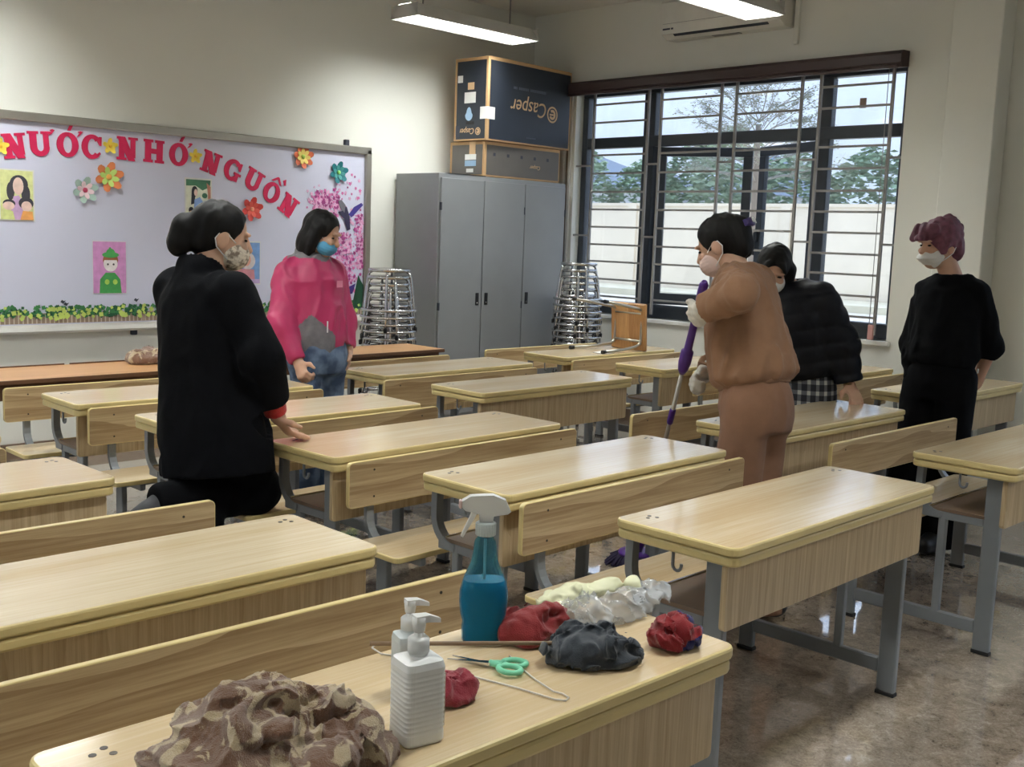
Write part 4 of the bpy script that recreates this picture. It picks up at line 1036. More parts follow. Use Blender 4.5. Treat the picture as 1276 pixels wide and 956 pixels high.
heap('rag', 'red and blue crumpled rag at the desk\'s right end', 'rag', 1.66, 1.185, [(0, 0, .015, .048, .045, .03), (.015, -.02, .02, .03, .03, .024)], [cloth_mat('red_rag', srgb(128, 26, 32)), cloth_mat('blue_rag', srgb(30, 36, 100))], .003, .010, 44., 23,
     face_mat=lambda c: (vnoise((c - A3((1.66, 1.185, .74))) * 22, 5) + (c[:, 0] - 1.66) * 14 > .3))
heap('rag', 'small wine-red rag half hidden behind the pump bottle', 'rag', 1.165, 1.275, [(0, 0, .012, .042, .035, .028), (.02, -.01, .01, .03, .025, .022)], cloth_mat('wine_rag', srgb(140, 44, 58)), .003, .008, 42., 31)

# plastic bag with a yellowish glove on it
bagm = glass_mat('thin_milky_plastic', .40, (.97, .97, .97, 1)); M['bag'] = bagm
o = heap('plastic_bag', 'crumpled clear plastic bag behind the charcoal rag', 'bag', 1.66, 1.36, [(-.05, .01, .018, .075, .055, .034), (.05, -.01, .02, .085, .04, .034), (.13, -.02, .035, .04, .035, .016)], M['bag'], .0035, .016, 34., 41, rolls=5, rollr=.005)
o = heap('rubber_glove', 'pale yellow rubber glove lying on the plastic bag', 'glove', 1.69, 1.40, [(-.06, .02, .045, .055, .03, .02), (.02, .0, .05, .05, .022, .015), (.075, -.03, .052, .018, .018, .016), (-.10, .0, .035, .035, .012, .010), (-.11, .035, .035, .035, .011, .010), (-.09, .055, .035, .03, .010, .010)], plain('pale_yellow_latex', srgb(226, 226, 190), .5, var=.05), .0035, .006, 40., 47, rolls=3, rollr=.007)

# blue spray bottle
sp = thing('spray_bottle', 'blue spray bottle with a white trigger head', 'bottle', (1.392, 1.435, TZ), math.radians(-40))
def rr_ring(w, d, z, n=28, pw=2.6, cx=0, cy=0):
    out = []
    for i in range(n):
        a = 2 * PI * i / n; c, s = math.cos(a), math.sin(a)
        out.append((cx + w * math.copysign(abs(c) ** (2 / pw), c), cy + d * math.copysign(abs(s) ** (2 / pw), s), z))
    return out
prof = [(.036, .024, .0), (.040, .028, .004), (.041, .029, .03), (.0395, .028, .04), (.044, .031, .055), (.0465, .032, .08), (.046, .031, .10), (.041, .029, .12), (.033, .026, .138), (.026, .023, .155), (.0225, .021, .175), (.0215, .020, .19), (.019, .019, .198), (.0155, .0155, .202), (.0155, .0155, .212)]
t_ = NT('blue_tinted_bottle'); t_.set(Roughness=.08); t_.b.inputs['Base Color'].default_value = srgb(60, 156, 186); t_.b.inputs['Transmission Weight'].default_value = .75; t_.b.inputs['IOR'].default_value = 1.12; t_.b.inputs['Alpha'].default_value = .72; M['bluebottle'] = t_.m
M['liquid'] = plain('blue_cleaning_liquid', srgb(22, 128, 172), .12, var=.03)
b = MB(); b.loft([rr_ring(w, d, z) for w, d, z in prof], 0, True); b.build('bottle_body', M['bluebottle'], sp)
b = MB(); b.loft([rr_ring(w * .93, d * .93, z + .002) for w, d, z in prof if z < .125], 0, True); b.build('liquid', M['liquid'], sp)
M['whiteplastic'] = plain('white_moulded_plastic', srgb(230, 232, 232), .3, var=.02)
M['milkplastic'] = plain('milky_plastic', srgb(205, 214, 218), .3, var=.02)
b = MB(); b.lathe([(.0, .208), (.0185, .208), (.0185, .232), (.015, .234), (.0, .234)], 24)
for k in range(20):
    a = 2 * PI * k / 20; b.box(.0185 * math.cos(a) - .0012, .0185 * math.cos(a) + .0012, .0185 * math.sin(a) - .0012, .0185 * math.sin(a) + .0012, .209, .231)
b.build('collar', M['milkplastic'], sp)
b = MB(); hp = [(-.012, .234), (-.014, .250), (-.040, .256), (-.046, .262), (-.046, .274), (-.030, .284), (.012, .286), (.036, .276), (.046, .255), (.040, .250), (.014, .246), (.012, .234)]
b.loft([[(x, y * (.6 if abs(y) > .011 else 1) * 1.0, z) for x, z in hp] for y in (-.012, -.010, .010, .012)], 0); b.build('spray_head', M['whiteplastic'], sp)
b = MB(); tp = [(-.026, .256), (-.032, .24), (-.040, .222), (-.047, .206), (-.043, .204), (-.033, .222), (-.024, .238), (-.016, .254)]
b.loft([[(x, y, z) for x, z in tp] for y in (-.007, .007)], 0); b.build('trigger', M['whiteplastic'], sp)
b = MB(); b.box(-.052, -.046, -.008, .008, .259, .275, b=.002); b.build('nozzle', plain('pale_pink_nozzle', srgb(226, 200, 200), .4), sp)
b = MB(); b.tube([(.0, 0, .03), (0, 0, .20)], .0028, 8); b.build('dip_tube', M['milkplastic'], sp)

# pump bottles
def pump_bottle(x, y, rz, label, kind):
    t = thing('pump_bottle', label, 'bottle', (x, y, TZ), rz)
    body = M['whiteplastic'] if kind == 0 else M['milkplastic']
    w, d = (.0315, .0295) if kind == 0 else (.026, .024)
    H = .118 if kind == 0 else .105
    b = MB(); rings = [rr_ring(w * .93, d * .93, 0, 32, 7), rr_ring(w, d, .004, 32, 7)]
    if kind == 0:
        for k in range(12):
            z = .016 + k * .007; rings += [rr_ring(w, d, z, 32, 7), rr_ring(w * .982, d * .982, z + .002, 32, 7), rr_ring(w * .982, d * .982, z + .004, 32, 7), rr_ring(w, d, z + .006, 32, 7)]
    rings += [rr_ring(w, d, H - .012, 32, 7), rr_ring(w * .93, d * .93, H - .003, 32, 6), rr_ring(w * .6, d * .6, H, 32, 3), rr_ring(.0135, .0135, H + .002, 32, 2), rr_ring(.0135, .0135, H + .008, 32, 2)]
    b.loft(rings, 0, False); b.build('bottle_body', body, t)
    if kind == 0:
        b = MB(); b.box(w - .0005, w + .0008, -d * .78, d * .78, .02, .095); b.build('label_sheet', plain('bottle_label', srgb(232, 226, 214), .5), t)
        b = MB(); b.box(w + .0008, w + .0014, -d * .7, d * .7, .03, .045); b.build('label_band', plain('yellow_label_band', srgb(226, 196, 90), .5), t)
        b = MB()
        for k in range(4): b.box(w + .0008, w + .0014, -d * .5, d * (.2 + .1 * (k % 2)), .06 + k * .007, .063 + k * .007)
        tag(b.build('label_print', plain('red_label_print', srgb(176, 86, 96), .5), t), kind='stuff')
    b = MB(); b.lathe([(.0, H + .006), (.0155, H + .006), (.0155, H + .024), (.012, H + .027), (.007, H + .028), (.007, H + .040), (.0, H + .040)], 24); b.build('pump_collar', M['whiteplastic'], t)
    b = MB(); z0 = H + .034
    b.lathe([(.0, z0), (.0085, z0), (.010, z0 + .012), (.010, z0 + .020), (.0, z0 + .022)], 20)
    b.loft([[(-.008, -.009, z0 + .014), (-.008, .009, z0 + .014), (-.008, .009, z0 + .023), (-.008, -.009, z0 + .023)], [(.014, -.0075, z0 + .012), (.014, .0075, z0 + .012), (.014, .007, z0 + .022), (.014, -.007, z0 + .022)], [(.033, -.004, z0 + .008), (.033, .004, z0 + .008), (.033, .0035, z0 + .014), (.033, -.0035, z0 + .014)]], 0)
    b.build('pump_spout', M['whiteplastic'], t)
    return t
pump_bottle(1.035, 1.205, math.radians(-12), 'white ribbed square pump bottle in front, by the patterned towel', 0).scale = (1.08, 1.08, 1.12)
pump_bottle(1.135, 1.345, math.radians(-20), 'translucent white pump bottle hidden behind the ribbed one', 1)

# scissors, stick, wire hangers
sc_ = thing('scissors', 'scissors with mint green handles', 'scissors', (1.317, 1.325, TZ + .004), math.radians(-62))
mint = plain('mint_green_plastic', srgb(128, 214, 178), .35)
for s in (-1, 1):
    b = MB(); b.X = Matrix.Rotation(s * .16, 4, 'Z'); b.loft([[(-.006, -.006, 0), (-.006, .006, 0), (-.006, .006, .002), (-.006, -.006, .002)], [(-.085, -.001, 0), (-.085, .001, 0), (-.085, .001, .002), (-.085, -.001, .002)]], 0); bl_ = b.build('blade', M['chrome'], sc_); bl_.location = (0, 0, .002 * (s + 1))
    b = MB(); b.X = Matrix.Rotation(s * .16, 4, 'Z'); b.tube([(.036 + .021 * math.cos(a), s * .010 + .015 * math.sin(a), .004) for a in [2 * PI * i / 22 for i in range(22)]], .0052, 8, closed=True); b.tube([(-.008, 0, .004), (.018, s * .004, .004)], .006, 8); b.build('handle', mint, sc_)
b = MB(); b.lathe([(.004, 0), (.004, .008)], 12); b.build('pivot_screw', M['chrome'], sc_)
b = MB(); b.tube([(1.17, 1.497, TZ + .030), (1.535, 1.185, TZ + .034)], .0042, 8); tag(b.build('wooden_stick', plain('stick_wood', srgb(128, 104, 80), .6)), 'thin brown wooden stick lying across the rags', 'stick')
wire = plain('white_coated_wire', srgb(216, 212, 204), .35)
def hanger(loc, rz, label, pts_l):
    t = thing('wire_hanger', label, 'hanger', loc, rz)
    b = MB(); b.tube(pts_l, .0016, 6); b.build('wire', wire, t); return t
hanger((0, 0, 0), 0, 'white wire hanger under the scissors, its loop towards the desk edge', [(1.20, 1.36, TZ + .003), (1.253, 1.335, TZ + .002), (1.283, 1.232, TZ + .002), (1.298, 1.158, TZ + .002), (1.308, 1.143, TZ + .002), (1.321, 1.148, TZ + .002), (1.325, 1.165, TZ + .002), (1.318, 1.18, TZ + .003), (1.332, 1.235, TZ + .002), (1.350, 1.29, TZ + .002), (1.372, 1.34, TZ + .003)])
hk = [(1.215, 1.475, TZ + .002), (1.20, 1.50, TZ + .002), (1.205, 1.535, TZ + .002), (1.222, 1.545, TZ + .002), (1.245, 1.535, TZ + .003), (1.275, 1.50, TZ + .003), (1.34, 1.44, TZ + .003), (1.395, 1.388, TZ + .004), (1.41, 1.39, TZ + .010)]
hk += [(1.432, 1.392, TZ + .014), (1.462, 1.39, TZ + .02), (1.482, 1.40, TZ + .022), (1.488, 1.418, TZ + .02), (1.478, 1.432, TZ + .018), (1.46, 1.434, TZ + .016), (1.448, 1.425, TZ + .015)]
hanger((0, 0, 0), 0, 'white wire hanger behind the pump bottles, its hook against the dark red rag', hk)
b = MB(); b.box(-.03, .03, -.02, .02, 0, .05, b=.012); o = tag(b.build('blue_packet', plain('violet_blue_film', srgb(78, 84, 150), .4)), 'small violet-blue packet on the desk between the two people at left', 'packet'); o.location = (3.02, 4.72, .7415); o.rotation_euler = (0, 0, .4)
TZ_keep = TZ; TZ = .7505
heap('towel', 'crumpled brown cloth at the end of the long left table', 'towel', 2.80, 5.62, [(0, 0, .025, .10, .08, .045), (.05, .03, .03, .07, .06, .045)], M['towel'], .007, .018, 18., 61)
TZ = TZ_keep

# ------------------------------------------------------------------ people
SKIN = plain('skin', srgb(198, 158, 134), .55, var=.05, scale=18); SKIN.node_tree.nodes['Principled BSDF'].inputs['Subsurface Weight'].default_value = .05
EYE = plain('dark_eye', srgb(22, 16, 14), .2)
HAIR = plain('black_hair', srgb(10, 9, 10), .6, var=.2, scale=60)
def frame_of(fwd, up=(0, 0, 1)):
    f = nrm(fwd); r = nrm(np.cross(f, A3(up))); return np.stack([r, f, np.cross(r, f)])      # rows: right, front, up
def az(deg, pitch=0):
    a, p = math.radians(deg), math.radians(pitch); return (math.sin(a) * math.cos(p), math.cos(a) * math.cos(p), math.sin(p))
class Head:
    def __init__(s, c, fwd, sc=1.0, roll=0.0):
        s.c = A3(c); s.R = frame_of(fwd); s.k = sc
        if roll: cr, sr = math.cos(roll), math.sin(roll); r, u = s.R[0].copy(), s.R[2].copy(); s.R[0] = r * cr + u * sr; s.R[2] = u * cr - r * sr
    def w(s, x, y, z): return s.c + s.k * (A3((x, y, z)) @ s.R)
    def q(s, p): return ((p - s.c) @ s.R.T) / s.k
    def e(s, c, r): return ell(s.w(*c), A3(r) * s.k, s.R)
    def cp(s, a, b, ra, rb): return cap(s.w(*a), s.w(*b), ra * s.k, rb * s.k)
    def prims(s):
        P = [s.e((0, -.012, .030), (.074, .094, .086)), s.e((0, .026, -.030), (.060, .068, .084)), s.e((0, .048, -.086), (.036, .038, .026)),
             s.cp((0, .090, .012), (0, .108, -.022), .008, .013), s.e((0, .088, -.056), (.024, .012, .011))]
        for i in (-1, 1):
            P += [s.e((i * .076, -.006, -.012), (.011, .024, .032)), s.e((i * .034, .078, -.018), (.022, .018, .016)), s.e((i * .030, .086, .030), (.026, .010, .008))]
        return P
    def eyes(s, parent):
        for i in (-1, 1):
            b = MB(); b.ell((0, 0, 0), (.013, .006, .005), 12, 6); o = b.build('eye', EYE, parent)
            o.matrix_world = Matrix.Translation(Vector(s.w(i * .030, .0825, .008))) @ Matrix(s.R.tolist()).transposed().to_4x4(); 
            b = MB(); b.ell((0, 0, 0), (.017, .005, .0035), 12, 6); o = b.build('eyebrow', HAIR, parent)
            o.matrix_world = Matrix.Translation(Vector(s.w(i * .029, .0875, .032))) @ Matrix(s.R.tolist()).transposed().to_4x4()
def hand_prims(w, tip, normal, thumb, curl=(.15, .15, .15), g=1.0, spread=.10, thumb_in=.25):
    w = A3(w); d = nrm(A3(tip) - w); n = A3(normal); n = nrm(n - d * (n @ d)); a = A3(thumb); a = a - d * (a @ d) - n * (a @ n); a = nrm(a)
    R = np.stack([a, d, n])
    P = [ell(w + d * .045, (.039 * g, .052, .016 * g), R), cap(w - d * .02, w + d * .02, .025 * g, .026 * g)]
    for o, b0, L, sp in ((.029, .080, .070, 1), (.010, .085, .079, .3), (-.010, .082, .073, -.4), (-.028, .073, .057, -1.1)):
        p = w + d * b0 + a * o; th = 0; r = .0092 * g
        dd = nrm(d + a * spread * sp)
        for fr_, c in zip((.45, .31, .24), curl):
            th += c; v = dd * math.cos(th) + n * math.sin(th); e = p + v * L * fr_
            P.append(cap(p, e, r, r * .9)); p = e; r *= .9
    p = w + d * .022 + a * .028; v = nrm(d * .6 + a * .75 + n * thumb_in); e = p + v * .040
    P.append(cap(p, e, .0125 * g, .0105 * g)); v2 = nrm(d * .9 + a * .3 + n * (thumb_in + .15)); P.append(cap(e, e + v2 * .034, .0102 * g, .008 * g))
    return P
HAIR.node_tree.nodes['Principled BSDF'].inputs['Specular IOR Level'].default_value = .25
def matte(m, v=.12):
    m.node_tree.nodes['Principled BSDF'].inputs['Specular IOR Level'].default_value = v; return m
def lerp(a, b, t): return A3(a) * (1 - t) + A3(b) * t
class Fig:
    def __init__(s, label, J, head_fwd, loc, hsc=1.0, roll=0.0):
        s.J = {k: A3(v) for k, v in J.items()}; s.t = thing('person', label, 'person', loc); s.org = A3(loc); s.H = Head(s.J['head'], head_fwd, hsc, roll)
        s.rt = nrm(s.J['rsh'] - s.J['lsh']); s.rt[2] *= .3; s.rt = nrm(s.rt)
        s.hr = nrm(s.J['rhip'] - s.J['lhip']); s.hr[2] = 0; s.hr = nrm(s.hr)
        s.sp = nrm(s.J['neck'] - s.J['pelvis'])
        s.ft = nrm(np.cross(s.sp, s.rt)); s.hf = nrm(np.cross(A3((0, 0, 1)), s.hr))
        pts = np.stack(list(s.J.values())); s.lo, s.hi = pts.min(0) - .24, pts.max(0) + .24; s.lo[2] = max(s.lo[2], -.02)
    def sec(s, t, hw, hd, off=(0, 0)):
        """section at parameter t: 0 = pelvis, 1 = neck"""
        c = s.J['pelvis'] + (s.J['neck'] - s.J['pelvis']) * t; m = min(max(t, 0), 1)
        r = nrm(s.hr * (1 - m) + s.rt * m); f = nrm(s.hf * (1 - m) + s.ft * m)
        return (c + r * off[0] + f * off[1], r, f, hw, hd)
    def limb(s, names, radii):
        return [cap(s.J[a], s.J[b], ra, rb) for a, b, ra, rb in zip(names[:-1], names[1:], radii[:-1], radii[1:])]
    def mesh(s, name, prims, h=.008, k=.025, post=None, mats=None, lo=None, hi=None, face_mat=None, parent=None, sm=1):
        return sdf_mesh(name, prims, s.lo if lo is None else lo, s.hi if hi is None else hi, h, k, post, mats, None, face_mat, s.org, sm), None
    def add(s, *a, **k):
        par = k.pop('parent', None); o, _ = s.mesh(*a, **k); o.parent = s.t if par is None else par; return o
    def body(s, hands, toes):
        J = s.J; P = loft([s.sec(-.10, .14, .10), s.sec(0, .16, .11), s.sec(.38, .125, .09), s.sec(.7, .15, .10), s.sec(.90, .13, .075), s.sec(1.0, .06, .058)])
        P += s.limb(('lsh', 'lelb', 'lwr'), (.045, .038, .026)) + s.limb(('rsh', 'relb', 'rwr'), (.045, .038, .026))
        P += s.limb(('lhip', 'lknee', 'lank'), (.078, .052, .036)) + s.limb(('rhip', 'rknee', 'rank'), (.078, .052, .036))
        P += [cap(J['neck'] - s.sp * .02, s.H.w(0, -.022, -.055), .054, .050)] + s.H.prims()
        for an, t in zip(('lank', 'rank'), toes): P.append(cap(J[an], J[an] + A3(t), .036, .026))
        for h in hands: P += hand_prims(*h[0], **h[1])
        o = s.add('body', P, h=.0055, k=.012, mats=SKIN); s.H.eyes(s.t)
        for c in list(C.objects):
            if c.parent == s.t and c.name.split('.')[0] in ('eye', 'eyebrow'): c.location = Vector(c.location) - Vector(s.org.tolist())
        return o
    def folds(s, amp=.005, fr=(9, 9, 5), seed=0, ctr=None):
        def f(p):
            q = (p - s.org) * A3(fr); q = q + .8 * np.stack([vnoise(q * .7, seed + 1), vnoise(q * .7 + 9, seed + 2), vnoise(q * .7 + 21, seed + 3)], 1)
            return amp * ((1 - np.abs(vnoise(q, seed))) ** 2 - .5) + amp * .4 * vnoise(q * 2.7, seed + 5)
        return f
    def hair(s, prims, mat, cuts=(), amp=.003, k=.02, h=.006, name='hair', fr=(70, 70, 9), seed=3, lab=None):
        H = s.H
        def post(p, d):
            q = H.q(p); d = d - amp * vnoise(q * A3(fr), seed) - amp * .8 * vnoise(q * A3(fr) * .4 + 5, seed + 1)
            for c in cuts: d = smax(d, -c(p), .012)
            return d
        lo, hi = H.c - .30, H.c + .24
        o = s.add(name, prims, h=h, k=k, post=post, mats=mat, lo=lo, hi=hi); 
        if lab: o['label'] = lab
        return o
    def face_cut(s, w=.070, top=.060, fw=.085): return [s.H.e((0, .105, -.030), (w, fw, .060 + top))]
    def mask(s, mat, ry=.060, rz=.058, rx=.066, y=.052, z=-.052, power=2.0, label=None):
        H = s.H
        def m(p):
            q = H.q(p) - A3((0, y, z)); k = ((np.abs(q[:, 0]) / rx) ** 2.2 + ((np.abs(q[:, 1]) / ry) ** power + (np.abs(q[:, 2]) / rz) ** power) ** (2.2 / power)) ** (1 / 2.2)
            return (k - 1) * min(ry, rz) * H.k
        def post(p, d):
            q = H.q(p); d = np.maximum(d, -(q[:, 1] - .012 - .25 * (q[:, 2] + .05))); d = np.maximum(d, q[:, 2] - .004); return d - .0012 * np.sin(q[:, 2] * 420) * (q[:, 1] > .05)
        o = s.add('face_mask', [m], h=.0045, k=.005, post=post, mats=mat, lo=H.c - .17, hi=H.c + .17)
        if label: o['label'] = label
        for i in (-1, 1):
            b = MB(); P = [H.w(i * .058, .045, -.010), H.w(i * .074, .01, .012), H.w(i * .082, -.020, .014), H.w(i * .082, -.032, -.012), H.w(i * .077, -.020, -.040), H.w(i * .066, .012, -.062), H.w(i * .052, .04, -.080)]
            b.tube([Vector((p - s.org).tolist()) for p in P], .0022, 6); l = b.build('ear_loop', M['whiteplastic'], o)
        return o
    def trousers(s, secs, radii, mat, cuts=None, amp=.005, seed=2, k=.03, shoes=None, toes=None, toe_mat=None):
        P = loft(secs) + s.limb(('lhip', 'lknee', 'lank'), radii) + s.limb(('rhip', 'rknee', 'rank'), radii)
        fo = s.folds(amp, (10, 10, 6), seed)
        J = s.J
        def post(p, d):
            d = d - fo(p)
            for an, kn in (('lank', 'lknee'), ('rank', 'rknee')):
                u = nrm(J[an] - J[kn]); v = p - J[an]; near = np.linalg.norm(v, axis=1) < .2
                d = np.where(near, np.maximum(d, v @ u - .045), d)
            return d
        o = s.add('trousers', P, h=.008, k=k, post=post, mats=mat)
        if toes:
            for an, t in zip(('lank', 'rank'), toes):
                t = A3(t); a = J[an]; u = nrm(t); dn = nrm(A3((0, 0, -1)) - u * (-u[2])) if abs(u[2]) < .9 else A3((0, 0, -1))
                P = [cap(a - u * .03 + dn * .0, a + u * .10 + dn * .01, .052, .050), cap(a + u * .08 + dn * .015, a + u * .17 + dn * .02, .049, .038)]
                fl = .004 if a[2] < .2 else -1
                s.add('shoe', P, h=.006, k=.02, post=lambda p, d, fl=fl: np.maximum(d, fl - p[:, 2]), mats=toe_mat, lo=a - .26, hi=a + .26)
        return o
def top(fig, name, secs, sl, sr, mat, end=(1.0, 1.0), amp=.006, fr=(9, 9, 6), seed=0, hem_t=None, quilt=0, collar=None, face_mat=None, k=.03, neck_r=.062, extra=(), h=.008):
    """jacket, coat or jumper: torso loft plus sleeves, cut at the hem, the cuffs and the neck"""
    J = fig.J; P = loft(secs); ends = []
    for sd, rr, en in (('l', sl, end[0]), ('r', sr, end[1])):
        sh, el, wr = J[sd + 'sh'], J[sd + 'elb'], J[sd + 'wr']; e = lerp(el, wr, en)
        P += [cap(sh, el, rr[0], rr[1]), cap(el, e, rr[1], rr[2])]; ends.append((e, nrm(wr - el), rr[2]))
    P += list(extra)
    for sd, rr in (('l', sl), ('r', sr)):
        P.append(cap(J['neck'] - fig.sp * .040, lerp(J[sd + 'sh'], J['neck'] - fig.sp * .04, .12), .066, rr[0] * .95))
    fo = fig.folds(amp, fr, seed); hc = secs[0][0]; hn = nrm(secs[1][0] - secs[0][0]); nk = J['neck']
    def post(p, d):
        d = d - fo(p)
        if quilt:
            t = (p - hc) @ hn; d = d - quilt * np.abs(np.sin(t * math.pi / .085)) ** .6
        m = np.ones(len(p), bool)
        for e, u, r in ends:
            v = p - e; near = np.linalg.norm(v, axis=1) < r * 2.2; m &= ~near; d = np.where(near & (v @ u > -.02), np.maximum(d, v @ u), d)
        t = (p - hc) @ hn; d = np.where(m, np.maximum(d, -t), d)
        v = p - nk; tn = v @ fig.sp; rad = np.linalg.norm(v - tn[:, None] * fig.sp, axis=1)
        d = np.maximum(d, np.where(tn > -.03, -(rad - neck_r), -1))
        return d
    return fig.add(name, P, h=h, k=k, post=post, mats=mat, face_mat=face_mat)

# ---- the person in the black coat, kneeling with one knee on a bench
A = Fig('person in a long black coat and floral mask kneeling on a bench', dict(pelvis=(2.011, 3.502, .822), chest=(2.004, 3.546, 1.169), neck=(2.011, 3.569, 1.327), head=(2.078, 3.572, 1.472),
    lsh=(1.985, 3.73, 1.268), rsh=(2.02, 3.395, 1.270), relb=(2.058, 3.275, 1.055), rwr=(2.168, 3.345, .842), rtip=(2.262, 3.315, .757), lelb=(2.06, 3.80, 1.02), lwr=(2.20, 3.80, .85), ltip=(2.27, 3.80, .75),
    lhip=(1.985, 3.60, .777), rhip=(2.03, 3.40, .788), lknee=(1.90, 3.44, .44), lank=(1.84, 3.36, .07), rknee=(2.165, 3.475, .535), rank=(1.80, 3.47, .545)), az(112, -14), (2.0, 3.5, 0))
A.body([((A.J['rwr'], A.J['rwr'] + A3((.055, -.012, -.085)), (1, -.25, .5), (-.15, -.9, .1)), dict(curl=(.62, .12, .05), spread=.20, thumb_in=.45)), ((A.J['lwr'], A.J['ltip'], (-1, 0, 0), (0, -1, 0)), dict(curl=(.4, .4, .3)))], ((.12, .02, -.02), (-.10, -.01, -.05)))
coat = matte(cloth_mat('black_wool', srgb(14, 15, 19), .95, .25, 300, .0))
dark = matte(cloth_mat('near_black_cloth', srgb(9, 10, 14), .9, .2, 400, .0))
top(A, 'coat', [A.sec(-.40, .225, .185), A.sec(0, .215, .18), A.sec(.4, .2, .165), A.sec(.72, .205, .155), A.sec(.88, .195, .135), A.sec(.98, .135, .105)], (.080, .074, .062), (.080, .074, .062), coat, (.8, .74), .011, (9, 9, 5), 1, neck_r=.06,
    extra=[cap(A.J['neck'] - A.sp * .03 + A3((-.03, 0, 0)), A.J['neck'] + A.sp * .022 + A3((-.02, 0, 0)), .092, .080)])
A.add('red_cuff', [cap(lerp(A.J['relb'], A.J['rwr'], .6), lerp(A.J['relb'], A.J['rwr'], .99), .045, .042)], h=.005, k=.01, post=lambda p, d, f=A.folds(.003, (30, 30, 30), 4): np.maximum(d - f(p), (p - lerp(A.J['relb'], A.J['rwr'], .96)) @ nrm(A.J['rwr'] - A.J['relb'])), mats=cloth_mat('red_knit', srgb(178, 40, 38), .9, .4, 260), lo=A.J['rwr'] - .2, hi=A.J['rwr'] + .2)
A.trousers([A.sec(.1, .17, .13), A.sec(-.1, .18, .14), A.sec(-.22, .15, .12)], (.105, .088, .074), dark, toes=((.12, .01, 0), (-.12, -.01, -.05)), toe_mat=plain('dark_shoe', srgb(26, 28, 36), .6))
H = A.H
A.hair([H.e((0, -.020, .036), (.084, .104, .094)), H.e((0, -.05, -.02), (.066, .07, .07)), H.e((0, -.135, -.005), (.048, .048, .052)), H.e((0, -.140, -.055), (.046, .045, .055)), H.cp((0, -.085, .02), (0, -.12, .0), .05, .04)], HAIR,
       A.face_cut(.082, .062, .088) + [H.e((i * .085, .012, -.030), (.030, .036, .045)) for i in (-1, 1)] + [H.e((0, .03, -.12), (.12, .09, .09))], .0035, .018, lab='black hair tied in a low bun')
def speck_mat(name, a, bcol, sc):
    t = NT(name); co = t.n('ShaderNodeTexCoord'); vo = t.n('ShaderNodeTexNoise'); vo.inputs['Scale'].default_value = sc; vo.inputs['Detail'].default_value = 3; t.l(co.outputs['Object'], vo.inputs['Vector'])
    rp = t.n('ShaderNodeValToRGB'); e = rp.color_ramp.elements; e[0].position = .45; e[0].color = a; e[1].position = .6; e[1].color = bcol; t.l(vo.outputs['Fac'], rp.inputs['Fac']); t.l(rp.outputs['Color'], t.b.inputs['Base Color']); t.set(Roughness=.85); return t.m
A.mask(speck_mat('floral_mask_cloth', srgb(222, 212, 196), srgb(132, 118, 104), 55), .062, .060, label='pale floral cloth mask')
b = MB(); b.ell((0, 0, 0), (.008, .008, .012), 8, 6); o = b.build('hair_tie', M['tan_print'], A.t); o.location = Vector((H.w(.03, -.098, -.01) - A.org).tolist())

# ---- the person in the pink jacket behind the desks
B_ = Fig('person in a crimson pink hooded jacket and jeans standing, one fist on a desk corner', dict(pelvis=(3.395, 4.849, .854), chest=(3.388, 4.913, 1.152), neck=(3.406, 4.934, 1.345), head=(3.43, 4.87, 1.492),
    rsh=(3.262, 4.93, 1.270), lsh=(3.55, 4.945, 1.280), relb=(3.160, 4.84, 1.0), rwr=(3.19, 4.715, .822), rtip=(3.175, 4.655, .765), lelb=(3.60, 4.90, 1.026), lwr=(3.575, 4.815, .862), ltip=(3.55, 4.79, .765),
    rhip=(3.315, 4.844, .829), lhip=(3.478, 4.855, .827), rknee=(3.302, 4.80, .45), lknee=(3.462, 4.82, .45), rank=(3.31, 4.80, .07), lank=(3.465, 4.82, .07)), az(150, -22), (3.4, 4.86, 0), 1.0)
B_.body([((B_.J['rwr'], B_.J['rtip'], (.8, 0, -.3), (.4, -.7, 0)), dict(curl=(1.0, 1.1, .7))), ((B_.J['lwr'], B_.J['ltip'], (-.9, .2, 0), (.1, -.9, 0)), dict(curl=(.5, .5, .3)))], ((.03, -.13, -.01), (.0, -.13, -.01)))
pink = plain('crimson_windbreaker', srgb(176, 42, 92), .5, var=.06, scale=10, bump=.15, bscale=60); greyj = cloth_mat('grey_jersey', srgb(112, 110, 114), .8, .2, 300)
def pink_panels(c):
    v = c - B_.J['pelvis']; x = v @ B_.rt; y = v @ B_.ft; z = v[:, 2]; n = c - B_.J['neck']; rad = np.linalg.norm(n[:, :2] + A3((0, -.01)), axis=1)
    g = (x > -.02) & (y > -.06) & (z > .0) & (z < .215 - .9 * np.abs(x - .10)) & (x < .165)
    g |= (z < .045) & (y > -.02) & (np.abs(x) < .17); g |= (rad < .118) & (n[:, 2] > -.062)
    return g
top(B_, 'jacket', [B_.sec(-.04, .165, .13), B_.sec(.12, .185, .145), B_.sec(.5, .185, .14), B_.sec(.78, .19, .13), B_.sec(.92, .155, .11), B_.sec(1.03, .10, .095)], (.078, .070, .050), (.078, .072, .050), [pink, greyj], (.92, .92), .013, (11, 11, 7), 11, neck_r=.062, face_mat=pink_panels,
    extra=[ell(B_.J['neck'] - B_.ft * .085 + A3((0, 0, .0)), (.12, .06, .05), np.stack([B_.rt, B_.ft, A3((0, 0, 1))])), cap(B_.J['neck'] - B_.sp * .02, B_.J['neck'] + B_.sp * .03, .088, .085)])
b = MB(); zp = [B_.J['neck'] + B_.ft * (.098 + .035 * math.sin(PI * min(t * 1.2, 1))) - A3((0, 0, .03 + .42 * t)) + B_.rt * .005 for t in np.linspace(0, 1, 9)]; b.tube([Vector((p - B_.org).tolist()) for p in zp], .004, 6); b.build('zip', plain('wine_zip', srgb(110, 24, 58), .5), B_.t)
